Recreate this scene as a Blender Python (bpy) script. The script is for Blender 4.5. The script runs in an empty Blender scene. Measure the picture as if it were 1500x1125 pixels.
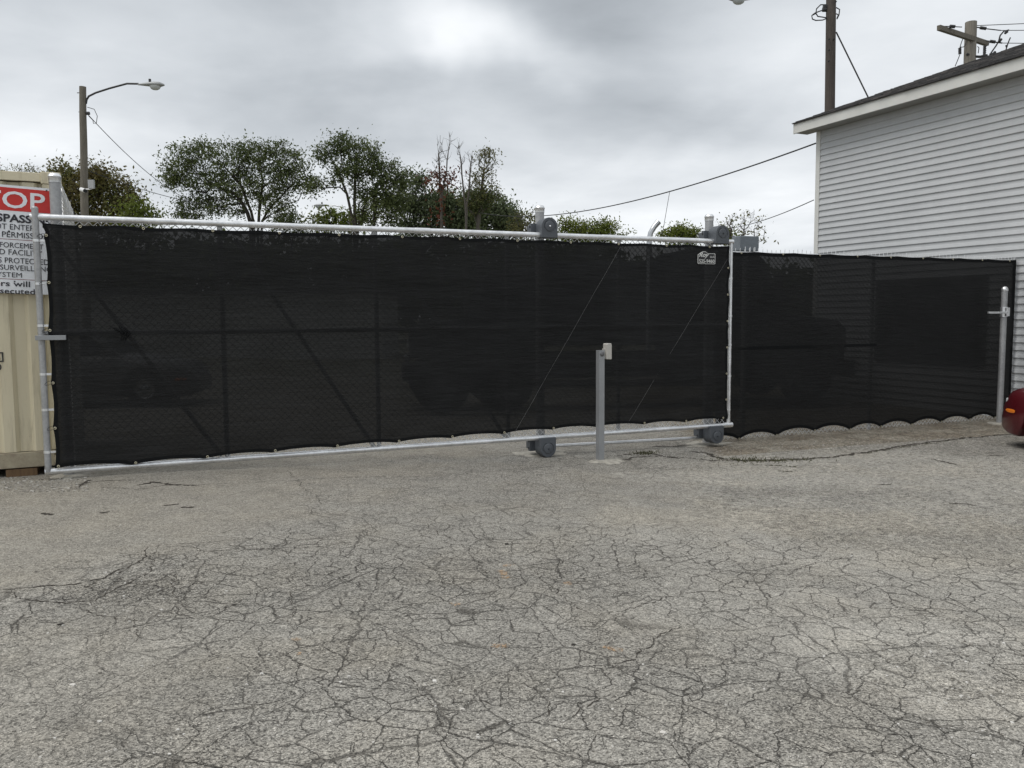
import bpy, bmesh, math, random
import numpy as np
from mathutils import Vector, Matrix
R = math.radians
random.seed(7); RNG = np.random.default_rng(7)
scene = bpy.context.scene
COL = scene.collection

# ------------------------------------------------------------------ camera
F, CX, CY = 1213.0, 750.0, 562.5
PITCH, ROLL = R(4.62), R(0.37)
CAMZ = 1.6
cam_d = bpy.data.cameras.new('camera'); cam = bpy.data.objects.new('camera', cam_d); COL.objects.link(cam)
fwd = Vector((0, math.cos(PITCH), -math.sin(PITCH)))
right0 = Vector((1, 0, 0)); up0 = right0.cross(fwd)
right = right0 * math.cos(ROLL) - up0 * math.sin(ROLL)
up = up0 * math.cos(ROLL) + right0 * math.sin(ROLL)
M = Matrix((right, up, -fwd)).transposed().to_4x4(); M.translation = Vector((0, 0, CAMZ))
cam.matrix_world = M
cam_d.sensor_fit = 'HORIZONTAL'; cam_d.sensor_width = 36; cam_d.lens = 36 * F / 1500
cam_d.clip_start = .05; cam_d.clip_end = 3000
scene.camera = cam
CAM = Vector((0, 0, CAMZ))

def ray(px, py):
    d = right * ((px - CX) / F) - up * ((py - CY) / F) + fwd
    return d / d.y
def at(px, py, Y):
    return CAM + ray(px, py) * Y

# ------------------------------------------------------------------ sun / sky
SUN_EL, SUN_AZ = R(60), R(-112)      # azimuth: 0 = ahead (+Y), negative = to the left
sd = bpy.data.lights.new('sun', 'SUN'); so = bpy.data.objects.new('sun', sd); COL.objects.link(so)
sd.energy = 1.4; sd.angle = R(35); sd.color = (1.0, .97, .93)
sdir = Vector((math.sin(SUN_AZ) * math.cos(SUN_EL), math.cos(SUN_AZ) * math.cos(SUN_EL), math.sin(SUN_EL)))
so.rotation_euler = sdir.to_track_quat('Z', 'Y').to_euler(); so.location = (0, 0, 30)
vs = scene.view_settings
vs.view_transform = 'Standard'; vs.look = 'None'; vs.exposure = 0.18; vs.gamma = 1
try: vs.use_curve_mapping = False
except Exception: pass

class NT:
    def __init__(s, tree): s.t = tree; s.n = tree.nodes; s.l = tree.links
    def new(s, typ, **kw):
        nd = s.n.new(typ)
        for k, v in kw.items():
            if k.startswith('i_'):
                nd.inputs[k[2:].replace('_', ' ')].default_value = v
            else: setattr(nd, k, v)
        return nd
    def link(s, a, b): s.l.new(a, b)
    def setin(s, sock, v):
        if hasattr(v, 'is_output'): s.l.new(v, sock)
        else: sock.default_value = v
    def math(s, op, a, b=None, clamp=False):
        nd = s.n.new('ShaderNodeMath'); nd.operation = op; nd.use_clamp = clamp
        s.setin(nd.inputs[0], a)
        if b is not None: s.setin(nd.inputs[1], b)
        return nd.outputs[0]
    def vmath(s, op, a, b=None):
        nd = s.n.new('ShaderNodeVectorMath'); nd.operation = op
        s.setin(nd.inputs[0], a)
        if b is not None: s.setin(nd.inputs[1], b)
        return nd.outputs['Value'] if op in ('DOT_PRODUCT', 'LENGTH', 'DISTANCE') else nd.outputs[0]
    def mix(s, f, a, b, mode='MIX'):
        nd = s.n.new('ShaderNodeMix'); nd.data_type = 'RGBA'; nd.blend_type = mode
        s.setin(nd.inputs[0], f)
        for i, v in ((6, a), (7, b)):
            if isinstance(v, tuple) and len(v) == 3: v = v + (1,)
            s.setin(nd.inputs[i], v)
        return nd.outputs[2]
    def noise(s, vec, scale, detail=4, rough=.55, dist=0):
        nd = s.n.new('ShaderNodeTexNoise'); nd.inputs['Scale'].default_value = scale
        nd.inputs['Detail'].default_value = detail; nd.inputs['Roughness'].default_value = rough
        nd.inputs['Distortion'].default_value = dist
        if vec is not None: s.l.new(vec, nd.inputs['Vector'])
        return nd
    def vor(s, vec, scale, feature='F1', rnd=1):
        nd = s.n.new('ShaderNodeTexVoronoi'); nd.feature = feature; nd.inputs['Scale'].default_value = scale
        nd.inputs['Randomness'].default_value = rnd
        if vec is not None: s.l.new(vec, nd.inputs['Vector'])
        return nd
    def ramp(s, f, pts, interp='LINEAR'):
        nd = s.n.new('ShaderNodeValToRGB'); s.l.new(f, nd.inputs[0]); cr = nd.color_ramp; cr.interpolation = interp
        while len(cr.elements) < len(pts): cr.elements.new(.5)
        for e, (p, c) in zip(cr.elements, pts):
            e.position = p; e.color = (c, c, c, 1) if not isinstance(c, tuple) else c + (1,)
        return nd.outputs[0]
    def mr(s, f, a, b, c=0, d=1, smooth=False):
        nd = s.n.new('ShaderNodeMapRange'); nd.interpolation_type = 'SMOOTHSTEP' if smooth else 'LINEAR'
        s.setin(nd.inputs[0], f)
        for i, v in enumerate((a, b, c, d)): nd.inputs[i + 1].default_value = v
        return nd.outputs[0]
    def bump(s, h, strength=.5, dist=.01, normal=None):
        nd = s.n.new('ShaderNodeBump'); nd.inputs['Strength'].default_value = strength; nd.inputs['Distance'].default_value = dist
        s.l.new(h, nd.inputs['Height'])
        if normal is not None: s.l.new(normal, nd.inputs['Normal'])
        return nd.outputs[0]

world = bpy.data.worlds.new('World'); scene.world = world; world.use_nodes = True
w = NT(world.node_tree); w.n.clear()
wout = w.new('ShaderNodeOutputWorld')
sky = w.n.new('ShaderNodeTexSky'); sky.sky_type = 'NISHITA'; sky.sun_disc = False
sky.sun_elevation = SUN_EL; sky.sun_rotation = SUN_AZ; sky.air_density = 1; sky.dust_density = 3
bg1 = w.new('ShaderNodeBackground'); bg1.inputs['Strength'].default_value = .05; w.link(sky.outputs[0], bg1.inputs['Color'])
tc = w.new('ShaderNodeTexCoord'); D = tc.outputs['Generated']
sep = w.new('ShaderNodeSeparateXYZ'); w.link(D, sep.inputs[0])
zz = w.math('MAXIMUM', w.math('ADD', sep.outputs[2], .13), .06)
comb = w.new('ShaderNodeCombineXYZ')
w.link(w.math('DIVIDE', sep.outputs[0], zz), comb.inputs[0]); w.link(w.math('DIVIDE', sep.outputs[1], zz), comb.inputs[1]); comb.inputs[2].default_value = 3.1
P = comb.outputs[0]
n1 = w.noise(P, .55, 6, .5, .35).outputs[0]
n2 = w.noise(P, 1.6, 6, .55, .2).outputs[0]
warpn = w.noise(D, 3.5, 4, .55)
DW = w.vmath('ADD', D, w.vmath('SCALE', w.vmath('SUBTRACT', warpn.outputs['Color'], (.5, .5, .5)), None))
DW.node.inputs[1].default_value = (0, 0, 0)
sc = [n for n in w.n if n.type == 'VECT_MATH' and n.operation == 'SCALE'][0]; sc.inputs['Scale'].default_value = .16; w.link(sc.outputs[0], DW.node.inputs[1])
base = w.math('ADD', w.mr(n1, .3, .7, -.13, .13), w.mr(n2, .3, .7, -.075, .075))
elev = sep.outputs[2]
grad = w.ramp(elev, [(0.0, .86), (.10, .81), (.19, .68), (.27, .59), (.36, .565), (.50, .64), (.7, .76), (1, .95)])
val = w.math('ADD', base, grad)
def blob(px, py, sx, sy, amp):
    """soft cloud patch around one direction of the sky, sx / sy its half sizes in degrees"""
    global val
    c = ray(px, py).normalized()
    r_ = Vector((c.y, -c.x, 0)).normalized(); u_ = r_.cross(c)
    rel = w.vmath('SUBTRACT', w.vmath('NORMALIZE', DW), tuple(c))
    a = w.math('DIVIDE', w.vmath('DOT_PRODUCT', rel, tuple(r_)), math.radians(sx))
    b = w.math('DIVIDE', w.vmath('DOT_PRODUCT', rel, tuple(u_)), math.radians(sy))
    d2 = w.math('ADD', w.math('MULTIPLY', a, a), w.math('MULTIPLY', b, b))
    g = w.math('POWER', 2.718, w.math('MULTIPLY', d2, -1.0))
    val = w.math('ADD', val, w.math('MULTIPLY', g, amp))
for b in ((690, 55, 5.5, 2.0, .36), (820, 100, 3.5, 1.6, .13), (600, 20, 5, 2.5, .12), (470, 150, 9, 3.6, -.12), (960, 110, 9, 5, -.05),
          (880, 10, 6, 3, -.12), (960, 190, 10, 2.2, -.13), (1000, 255, 9, 1.9, .10), (350, 40, 6, 3, -.06), (120, 60, 7, 3.5, .06),
          (90, 210, 8, 3, .13), (600, 215, 6, 2, .05), (1150, 130, 6, 5, .08), (1420, 20, 9, 5, .10), (600, 130, 6, 1.6, -.06), (210, 160, 5, 1.6, -.05)):
    blob(*b)
val = w.math('MAXIMUM', val, .3)
colr = w.mix(w.mr(val, .45, .9), (.885, .955, 1.03), (.96, .99, 1.02))
skyc = w.vmath('SCALE', colr, None)
skyc.node.inputs[1].default_value = (0, 0, 0); w.link(val, skyc.node.inputs['Scale'])
bg2 = w.new('ShaderNodeBackground'); bg2.inputs['Strength'].default_value = 1.0; w.link(skyc, bg2.inputs['Color'])
mixs = w.new('ShaderNodeMixShader'); mixs.inputs[0].default_value = .95
w.link(bg1.outputs[0], mixs.inputs[1]); w.link(bg2.outputs[0], mixs.inputs[2]); w.link(mixs.outputs[0], wout.inputs['Surface'])

# ------------------------------------------------------------------ material helpers
def mat(name):
    m = bpy.data.materials.new(name); m.use_nodes = True
    t = NT(m.node_tree); t.b = t.n['Principled BSDF']; t.o = t.n['Material Output']
    tcn = t.new('ShaderNodeTexCoord'); t.obj = tcn.outputs['Object']
    g = t.new('ShaderNodeNewGeometry'); t.pos = g.outputs['Position']; t.rnd = g.outputs['Random Per Island']
    return m, t
def simple(name, c, rough=.6, metal=0, var=.12, scale=8, bump=0, bscale=80, spec=.5, stretch=None):
    m, t = mat(name)
    v = t.pos
    if stretch:
        mp = t.new('ShaderNodeMapping'); t.link(v, mp.inputs['Vector']); mp.inputs['Scale'].default_value = stretch; v = mp.outputs[0]
    n = t.noise(v, scale, 5, .6).outputs[0]
    oi = t.new('ShaderNodeObjectInfo')
    k = t.math('ADD', t.mr(n, .25, .75, 1 - var, 1 + var), t.mr(oi.outputs['Random'], 0, 1, -var * .25, var * .25))
    col = t.new('ShaderNodeVectorMath', operation='SCALE'); col.inputs[0].default_value = c; t.link(k, col.inputs['Scale'])
    t.link(col.outputs[0], t.b.inputs['Base Color'])
    t.b.inputs['Roughness'].default_value = rough; t.b.inputs['Metallic'].default_value = metal
    t.b.inputs['Specular IOR Level'].default_value = spec
    if bump:
        t.link(t.bump(t.noise(v, bscale, 4, .6).outputs[0], bump, .01), t.b.inputs['Normal'])
    return m

def galvanised(name, c=.5, rough=.42, metal=.85):
    m, t = mat(name)
    a = t.vor(t.pos, 45, 'F1').outputs['Color']; sx = t.new('ShaderNodeSeparateColor'); t.link(a, sx.inputs[0])
    n = t.noise(t.pos, 5, 5, .6).outputs[0]; n3 = t.noise(t.pos, 40, 4, .6).outputs[0]
    k = t.math('ADD', t.mr(sx.outputs[0], 0, 1, -.06, .06), t.math('ADD', t.mr(n, .3, .7, .84, 1.12), t.mr(n3, .3, .7, -.05, .05)))
    col = t.new('ShaderNodeVectorMath', operation='SCALE'); col.inputs[0].default_value = (c, c * 1.01, c * 1.02); t.link(k, col.inputs['Scale'])
    t.link(col.outputs[0], t.b.inputs['Base Color']); t.b.inputs['Metallic'].default_value = metal
    t.link(t.mr(n, .3, .7, rough - .08, rough + .12), t.b.inputs['Roughness'])
    return m

GALV = galvanised('galvanised_steel', .80, .36)
GALV_D = galvanised('galvanised_post', .42, .55, .6)
WIRE = galvanised('galvanised_wire', .78, .45, .35)
BRASS = simple('brass_grommet', (.55, .51, .38), .4, .7, .1)
GREYP = simple('grey_cast_cover', (.085, .094, .106), .5, 0, .12, 12, .1, 120)
GREYPD = simple('grey_cast_groove', (.035, .04, .048), .6)
GREYBOX = simple('grey_box_paint', (.16, .18, .20), .5)
BEIGEBOX = simple('beige_plastic', (.50, .48, .44), .45, 0, .05)
TUBE = simple('brushed_tube', (.33, .34, .35), .5, .35, .08)
CONC = simple('concrete', (.35, .33, .285), .9, 0, .4, 16, .4, 60)
BLACK = simple('black_rubber', (.015, .015, .016), .7)
DARK = simple('dark_metal', (.05, .05, .05), .55, .3)

def woodm(name, c, c2):
    m, t = mat(name)
    mp = t.new('ShaderNodeMapping'); t.link(t.pos, mp.inputs['Vector']); mp.inputs['Scale'].default_value = (14, 14, .7)
    n = t.noise(mp.outputs[0], 3, 6, .65).outputs[0]
    n2 = t.noise(t.pos, .9, 4, .6).outputs[0]
    col = t.mix(t.mr(n, .35, .65), c, c2); col = t.mix(t.mr(n2, .4, .7, 0, .5), col, tuple(x * .6 for x in c2))
    t.link(col, t.b.inputs['Base Color']); t.b.inputs['Roughness'].default_value = .9
    t.link(t.bump(n, .6, .02), t.b.inputs['Normal'])
    return m
POLE_W = woodm('weathered_pole_wood', (.22, .20, .165), (.13, .115, .09))
POLE_D = woodm('dark_pole_wood', (.125, .105, .09), (.07, .058, .05))
POLE_L = woodm('pale_pole_wood', (.31, .285, .24), (.21, .19, .16))
BLOCKW = woodm('timber_block', (.22, .14, .07), (.12, .07, .04))

# ------------------------------------------------------------------ mesh helpers
class MB:
    def __init__(s): s.v = []; s.f = []; s.sm = []
    def add(s, vs, fs, smooth=False):
        b = len(s.v); s.v.extend([tuple(v) for v in vs]); s.f.extend([tuple(i + b for i in f) for f in fs]); s.sm.extend([smooth] * len(fs)); return s
    def box(s, x0, x1, y0, y1, z0, z1, T=None):
        vs = [Vector((x, y, z)) for z in (z0, z1) for y in (y0, y1) for x in (x0, x1)]
        if T is not None: vs = [T @ v for v in vs]
        return s.add(vs, [(0, 2, 3, 1), (4, 5, 7, 6), (0, 1, 5, 4), (2, 6, 7, 3), (0, 4, 6, 2), (1, 3, 7, 5)])
    def tube(s, pts, r, n=8, caps=True, smooth=True):
        pts = [Vector(p) for p in pts]; rs = r if isinstance(r, (list, tuple)) else [r] * len(pts)
        rings = []; t0 = None
        for i, p in enumerate(pts):
            d = (pts[min(i + 1, len(pts) - 1)] - pts[max(i - 1, 0)]).normalized()
            ref = Vector((0, 0, 1)) if abs(d.z) < .95 else Vector((0, 1, 0))
            if t0 is not None and abs(t0.dot(d)) < .98: ref = t0
            a = ref.cross(d).normalized(); b = d.cross(a).normalized(); t0 = b
            rings.append([p + (a * math.cos(k * 2 * math.pi / n) + b * math.sin(k * 2 * math.pi / n)) * rs[i] for k in range(n)])
        vs = [v for rg in rings for v in rg]; fs = []
        for i in range(len(pts) - 1):
            for k in range(n):
                k2 = (k + 1) % n; fs.append((i * n + k, i * n + k2, (i + 1) * n + k2, (i + 1) * n + k))
        s.add(vs, fs, smooth)
        if caps:
            s.add(rings[0], [tuple(range(n))[::-1]]); s.add(rings[-1], [tuple(range(n))])
        return s
    def lathe(s, prof, n=20, origin=(0, 0, 0), T=None, smooth=True):
        o = Vector(origin); vs = []
        for (r, z) in prof:
            for k in range(n):
                a = 2 * math.pi * k / n; v = Vector((r * math.cos(a), r * math.sin(a), z)); v = (T @ v) if T is not None else v; vs.append(v + o)
        fs = [(i * n + k, i * n + (k + 1) % n, (i + 1) * n + (k + 1) % n, (i + 1) * n + k) for i in range(len(prof) - 1) for k in range(n)]
        return s.add(vs, fs, smooth)
    def prism(s, poly, y0, y1, T=None):
        """poly in x,z; extruded along y"""
        n = len(poly); vs = [Vector((x, y0, z)) for x, z in poly] + [Vector((x, y1, z)) for x, z in poly]
        if T is not None: vs = [T @ v for v in vs]
        return s.add(vs, [tuple(range(n)), tuple(range(n, 2 * n))[::-1]] + [(k, k + n, (k + 1) % n + n, (k + 1) % n) for k in range(n)])
    def mesh(s, name, material, inv=None):
        vs = [tuple(inv @ Vector(v)) for v in s.v] if inv is not None else s.v
        me = bpy.data.meshes.new(name); me.from_pydata(vs, [], s.f); me.polygons.foreach_set('use_smooth', s.sm)
        if material: me.materials.append(material)
        me.update(); return me

def link(o): COL.objects.link(o); return o
def tagit(o, label=None, cat=None, group=None, kind=None):
    if label: o['label'] = label
    if cat: o['category'] = cat
    if group: o['group'] = group
    if kind: o['kind'] = kind
    return o
def thing(name, label, cat, loc=(0, 0, 0), rz=0, group=None):
    o = bpy.data.objects.new(name, None); o.empty_display_size = .2; o.location = loc; o.rotation_euler = (0, 0, rz); link(o)
    o.matrix_world = Matrix.Translation(Vector(loc)) @ Matrix.Rotation(rz, 4, 'Z')
    return tagit(o, label, cat, group)
def bevel(o, wdt=.004, seg=2):
    m = o.modifiers.new('bevel', 'BEVEL'); m.width = wdt; m.segments = seg; m.limit_method = 'ANGLE'; return o
def wmat(o):
    m_ = o.matrix_basis.copy()
    while o.parent is not None: o = o.parent; m_ = o.matrix_basis @ m_
    return m_
def part(name, mb, material, parent, world=False, label=None, kind=None, bev=0):
    """parent None -> top-level object in world coordinates"""
    inv = wmat(parent).inverted() if (world and parent is not None) else None
    o = bpy.data.objects.new(name, mb.mesh(name, material, inv)); link(o)
    if parent is not None: o.parent = parent
    if label: o['label'] = label
    if kind: o['kind'] = kind
    if bev: bevel(o, bev)
    return o
def sub(name, mb, material, p, **kw):
    """sub-part under a part (parts sit at their thing's origin, unrotated)"""
    return part(name, mb, material, p, **kw)
def dup(o, parent=None, loc=None, rot=None):
    c = o.copy(); COL.objects.link(c)
    if parent is not None: c.parent = parent
    if loc is not None: c.location = loc
    if rot is not None: c.rotation_euler = rot
    for ch in list(o.children): dup(ch, c)
    return c

# ------------------------------------------------------------------ the frame of the gate
GH = 2.5                                          # rail to rail
def col_fit(t, b, H):
    r1, r2 = ray(*t), ray(*b); Y = H / (r1.z - r2.z); p = CAM + (r1 + r2) * .5 * Y; return Vector((p.x, p.y, 0)), CAMZ + r2.z * Y
PL, zL = col_fit((57, 318), (66, 691), GH)
PR, zR = col_fit((1071, 354), (1067, 622), GH)
U = (PR - PL); GLEN = U.length; U.normalize(); BK = Vector((-U.y, U.x, 0))     # BK points away from the camera
ANG = math.atan2(U.y, U.x)
GZ0 = (zL + zR) / 2
print('gate', PL, PR, zL, zR, GLEN, U)
def Gp(u, back, z): return PL + U * u + BK * back + Vector((0, 0, z))
def plane_hit(px, py, P0, nrm):
    d = ray(px, py); t = (P0 - CAM).dot(nrm) / d.dot(nrm); return CAM + d * t
def G_uv(px, py, back=0.0):
    h = plane_hit(px, py, Gp(0, back, 0), BK); return (h - PL).dot(U), h.z
def sstep(x): x = np.clip(x, 0, 1); return x * x * (3 - 2 * x)
def gz(x, y):
    s = (x - PL.x) * U.x + (y - PL.y) * U.y
    return .015 - .205 * sstep(np.asarray(s, dtype=float) / 8.0)
def gzf(x, y): return float(gz(x, y))
def on_ground(px, py):
    z = 0
    for _ in range(12):
        d = ray(px, py); Y = (z - CAMZ) / d.z; p = CAM + d * Y; z = gzf(p.x, p.y)
    return Vector((p.x, p.y, z))

# ------------------------------------------------------------------ ground sheet
def axis(a0, a1, fine, far, n):
    inner = np.arange(a0, a1 + 1e-6, fine); g = np.geomspace(fine, far, n)
    return np.concatenate([a0 - np.cumsum(g)[::-1], inner, a1 + np.cumsum(g)])
def vnoise(x, y, s, seed=0):
    x = x * s; y = y * s; xi = np.floor(x).astype(int); yi = np.floor(y).astype(int); fx = x - xi; fy = y - yi
    def h(a, b): 
        v = np.sin(a * 127.1 + b * 311.7 + seed * 74.7) * 43758.5453; return v - np.floor(v)
    fx = fx * fx * (3 - 2 * fx); fy = fy * fy * (3 - 2 * fy)
    return (h(xi, yi) * (1 - fx) + h(xi + 1, yi) * fx) * (1 - fy) + (h(xi, yi + 1) * (1 - fx) + h(xi + 1, yi + 1) * fx) * fy
def fbm(x, y, s, seed=0, o=4):
    r = 0; a = .5
    for k in range(o): r = r + a * vnoise(x, y, s * 2 ** k, seed + k); a *= .5
    return r / (1 - .5 ** o)
xs = axis(-8.5, 9.5, .05, 160, 34); ys = axis(.6, 15, .05, 160, 34)
GX, GY = np.meshgrid(xs, ys); nx, ny = len(xs), len(ys)
GZ = gz(GX, GY)
near = (np.abs(GX) < 14) & (np.abs(GY) < 20)
GZ = GZ + np.where(near, (fbm(GX, GY, .8, 3) - .5) * .03 + (fbm(GX, GY, 5, 9) - .5) * .010, 0)
# painted-in differences of the paving itself
def lineside(p1, p2, wd):
    a, b = on_ground(*p1), on_ground(*p2); d = (b - a); n = Vector((-d.y, d.x)).normalized()
    return ((GX - a.x) * n.x + (GY - a.y) * n.y) / wd
def gblob(px, py, rx, ry, w_=.35):
    """1 inside an ellipse whose half axes are given in metres"""
    c = on_ground(px, py); nn = (fbm(GX, GY, 2.2, 21) - .5) * 1.4
    d = np.sqrt(((GX - c.x) / rx) ** 2 + ((GY - c.y) / ry) ** 2) + nn * .7
    return 1 - sstep((d - (1 - w_)) / (2 * w_))
NN = (fbm(GX, GY, .9, 5) - .5)
# alligator-crack strength: weak in the smooth slab at upper left, strong in the middle and foreground
smooth_l = sstep(.5 + lineside((0, 865), (560, 690), 1.3) + NN * 1.8)              # beyond the long crack
smooth_n = gblob(60, 1010, .75, .9)                                                # smoother pocket at near left
smooth_m = gblob(1010, 740, 1.2, 1.0) * .55 
right_far = sstep(.5 + lineside((980, 740), (1500, 840), 1.4) + NN * 1.2) * sstep((GX - 1.0) / 1.5)
mid_far = sstep(.5 + lineside((300, 790), (1500, 790), 1.6) + NN * 1.5)
crack = np.clip((1 - smooth_l * .9 - smooth_n * .6 - smooth_m) * (1 - right_far * .65) * (1 - mid_far * .35) * (.65 + .6 * fbm(GX, GY, .7, 41)), 0, 1)
apron = sstep(.5 + lineside((1060, 668), (1475, 636), .06) + NN * .4)              # dirt-coloured strip along the fence
apron = apron * sstep(((GX - on_ground(1030, 668).x) / .4))
light = np.clip(gblob(1330, 790, 2.2, 1.6) * .55 + gblob(1300, 690, 2.6, 1.3) * .75 + gblob(1390, 960, .7, .5) * .8 + gblob(1480, 1010, .5, .7) * .6 + gblob(1050, 700, 1.3, .45) * .5 + gblob(1180, 900, 1.2, .5) * .35, 0, 1)
dark = np.clip(gblob(200, 880, .55, .35) * .8 + gblob(640, 850, 1.5, .6) * .5 + gblob(1440, 800, 1.3, .6) * .55 + gblob(760, 980, 1.5, .5) * .35 + gblob(250, 1050, .6, .5) * .45 + gblob(1250, 1080, .7, .25) * .35, 0, 1)
warm = np.clip(smooth_l * .6 + smooth_n * .3 + gblob(1140, 760, 1.6, .5) * .8 + gblob(450, 960, .5, .25) * .5 + gblob(1450, 800, 1.3, .8) * .4, 0, 1)
ravel = np.clip(right_far * .9 + gblob(1430, 980, .6, .35) + gblob(1180, 690, 2.2, .6) * .7 + gblob(1300, 760, 2.0, .7) * .6 + gblob(180, 860, .45, .3) * .6, 0, 1)
gm = bpy.data.meshes.new('ground')
idx = np.arange(nx * ny).reshape(ny, nx)
quads = np.stack([idx[:-1, :-1], idx[:-1, 1:], idx[1:, 1:], idx[1:, :-1]], -1).reshape(-1, 4)
gm.vertices.add(nx * ny); gm.vertices.foreach_set('co', np.stack([GX, GY, GZ], -1).astype(np.float32).ravel())
gm.loops.add(quads.size); gm.loops.foreach_set('vertex_index', quads.astype(np.int32).ravel())
gm.polygons.add(len(quads)); gm.polygons.foreach_set('loop_start', np.arange(0, quads.size, 4, dtype=np.int32))
gm.polygons.foreach_set('use_smooth', np.ones(len(quads), bool)); gm.update(); gm.validate()
for nm, arr in (('wear', (crack, light, dark)), ('tone', (warm, apron, ravel))):
    ca = gm.color_attributes.new(nm, 'FLOAT_COLOR', 'POINT')
    ca.data.foreach_set('color', np.stack([*arr, np.ones_like(crack)], -1).astype(np.float32).ravel())
ground = link(bpy.data.objects.new('ground', gm)); ground['kind'] = 'structure'

m, t = mat('old_asphalt')
def attr(nm):
    a = t.new('ShaderNodeAttribute', attribute_name=nm); s = t.new('ShaderNodeSeparateColor'); t.link(a.outputs['Color'], s.inputs[0]); return s.outputs
A1 = attr('wear'); A2 = attr('tone'); pos = t.pos
sx = t.new('ShaderNodeSeparateXYZ'); t.link(pos, sx.inputs[0])
dist = t.vmath('LENGTH', pos)
farf = t.mr(dist, 16, 30, 0, 1)
wn = t.noise(pos, 2.2, 4, .6); wn2 = t.noise(pos, 14, 3, .6); wn3 = t.noise(pos, 60, 2, .6)
def scaled(v, k):
    nd = t.new('ShaderNodeVectorMath', operation='SCALE'); t.link(v, nd.inputs[0]); nd.inputs['Scale'].default_value = k; return nd.outputs[0]
def cen(nd): return t.vmath('SUBTRACT', nd.outputs['Color'], (.5, .5, .5))
wp = t.vmath('ADD', t.vmath('ADD', pos, scaled(cen(wn), .16)), t.vmath('ADD', scaled(cen(wn2), .045), scaled(cen(wn3), .014)))
flat = t.new('ShaderNodeVectorMath', operation='MULTIPLY'); t.link(wp, flat.inputs[0]); flat.inputs[1].default_value = (1, 1, 0)
wpf = flat.outputs[0]
e1 = t.vor(wpf, 5.0, 'DISTANCE_TO_EDGE').outputs['Distance']
e2 = t.vor(wpf, 8.5, 'DISTANCE_TO_EDGE').outputs['Distance']
e3 = t.vor(wpf, 1.3, 'DISTANCE_TO_EDGE').outputs['Distance']
mk = t.noise(pos, 1.5, 4, .6).outputs[0]; mk2 = t.noise(pos, 9, 4, .65).outputs[0]
def crackline(e, wv, mask):
    thr = t.math('MULTIPLY', t.mr(mk2, .34, .62, 0.1 * wv, wv), 1.0)
    c = t.math('SUBTRACT', 1.0, t.math('DIVIDE', e, t.math('MAXIMUM', thr, .0005)), clamp=True)
    c = t.math('POWER', c, .6)
    return t.math('MULTIPLY', c, mask)
m1 = t.mr(mk, .36, .54, .6, 1); m2 = t.mr(t.noise(pos, 2.7, 3, .6).outputs[0], .45, .62, 0, .9)
c_all = t.math('MAXIMUM', crackline(e1, .026, m1), t.math('MAXIMUM', crackline(e2, .026, m2), crackline(e3, .009, t.mr(mk, .35, .6, .5, 1))))
c_all = t.math('MULTIPLY', c_all, A1[0])
c_all = t.math('MULTIPLY', c_all, t.math('SUBTRACT', 1.0, farf))
# aggregate
v1 = t.vor(pos, 120, 'F1'); v2 = t.vor(pos, 55, 'F1'); v3 = t.vor(pos, 260, 'F1')
def ch(nd, i=0):
    s = t.new('ShaderNodeSeparateColor'); t.link(nd.outputs['Color'], s.inputs[0]); return s.outputs[i]
agg = t.mr(ch(v1), 0, 1, -.55, .55)
agg = t.math('ADD', agg, t.mr(ch(v3), 0, 1, -.38, .38))
fine = t.mr(t.noise(pos, 380, 3, .7).outputs[0], .3, .7, -.2, .2)
med = t.mr(t.noise(pos, 28, 5, .65).outputs[0], .3, .7, -.2, .2)
big = t.mr(t.noise(pos, 3.2, 5, .6).outputs[0], .3, .7, -.13, .13)
pits = t.math('MULTIPLY', t.mr(t.noise(pos, 75, 3, .7).outputs[0], .60, .68, 0, 1), t.mr(t.noise(pos, 5, 3, .6).outputs[0], .4, .65, .15, .8))
peb = t.math('MULTIPLY', t.math('GREATER_THAN', ch(v2, 1), .955), t.math('LESS_THAN', v2.outputs['Distance'], .33))
peb2 = t.math('MULTIPLY', t.math('GREATER_THAN', ch(v1, 1), .88), t.math('LESS_THAN', v1.outputs['Distance'], .42))
rough_area = t.math('ADD', t.math('MULTIPLY', A1[0], .35), t.math('ADD', t.math('MULTIPLY', A2[2], .35), .62))
k = t.math('ADD', 1.0, t.math('MULTIPLY', t.math('ADD', agg, fine), rough_area))
sp1 = t.mr(t.noise(pos, 48, 4, .75).outputs[0], .57, .66, 0, 1); sp2 = t.mr(t.noise(t.vmath('ADD', pos, (7.3, 2.1, 0)), 62, 4, .75).outputs[0], .58, .67, 0, 1)
k = t.math('ADD', k, t.math('MULTIPLY', t.math('SUBTRACT', t.math('MULTIPLY', sp1, .42), t.math('MULTIPLY', sp2, .42)), t.math('ADD', t.math('MULTIPLY', A2[2], .7), .35)))
rv = t.mr(t.noise(pos, 17, 6, .72).outputs[0], .38, .62, -.42, .36)
k = t.math('ADD', k, t.math('MULTIPLY', rv, A2[2]))
k = t.math('ADD', k, t.math('ADD', med, big))
k = t.math('ADD', k, t.math('MULTIPLY', A1[1], .42))
k = t.math('SUBTRACT', k, t.math('MULTIPLY', A1[2], .22))
k = t.math('ADD', k, t.math('MULTIPLY', peb, .55)); k = t.math('ADD', k, t.math('MULTIPLY', peb2, .8))
k = t.math('SUBTRACT', k, t.math('MULTIPLY', pits, t.math('ADD', .28, t.math('MULTIPLY', A2[2], .5))))
k = t.math('MAXIMUM', k, .18)
tint = t.mix(t.math('ADD', A2[0], t.mr(t.noise(pos, 1.3, 4, .6).outputs[0], .45, .65, 0, .6), clamp=True), (.322, .305, .270), (.338, .312, .264))
tint = t.mix(A2[1], tint, t.mix(t.mr(t.noise(pos, 2.5, 5, .65).outputs[0], .42, .62), (.33, .30, .245), (.225, .19, .145)))
cc = t.new('ShaderNodeVectorMath', operation='SCALE'); t.link(tint, cc.inputs[0]); t.link(k, cc.inputs['Scale'])
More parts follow.
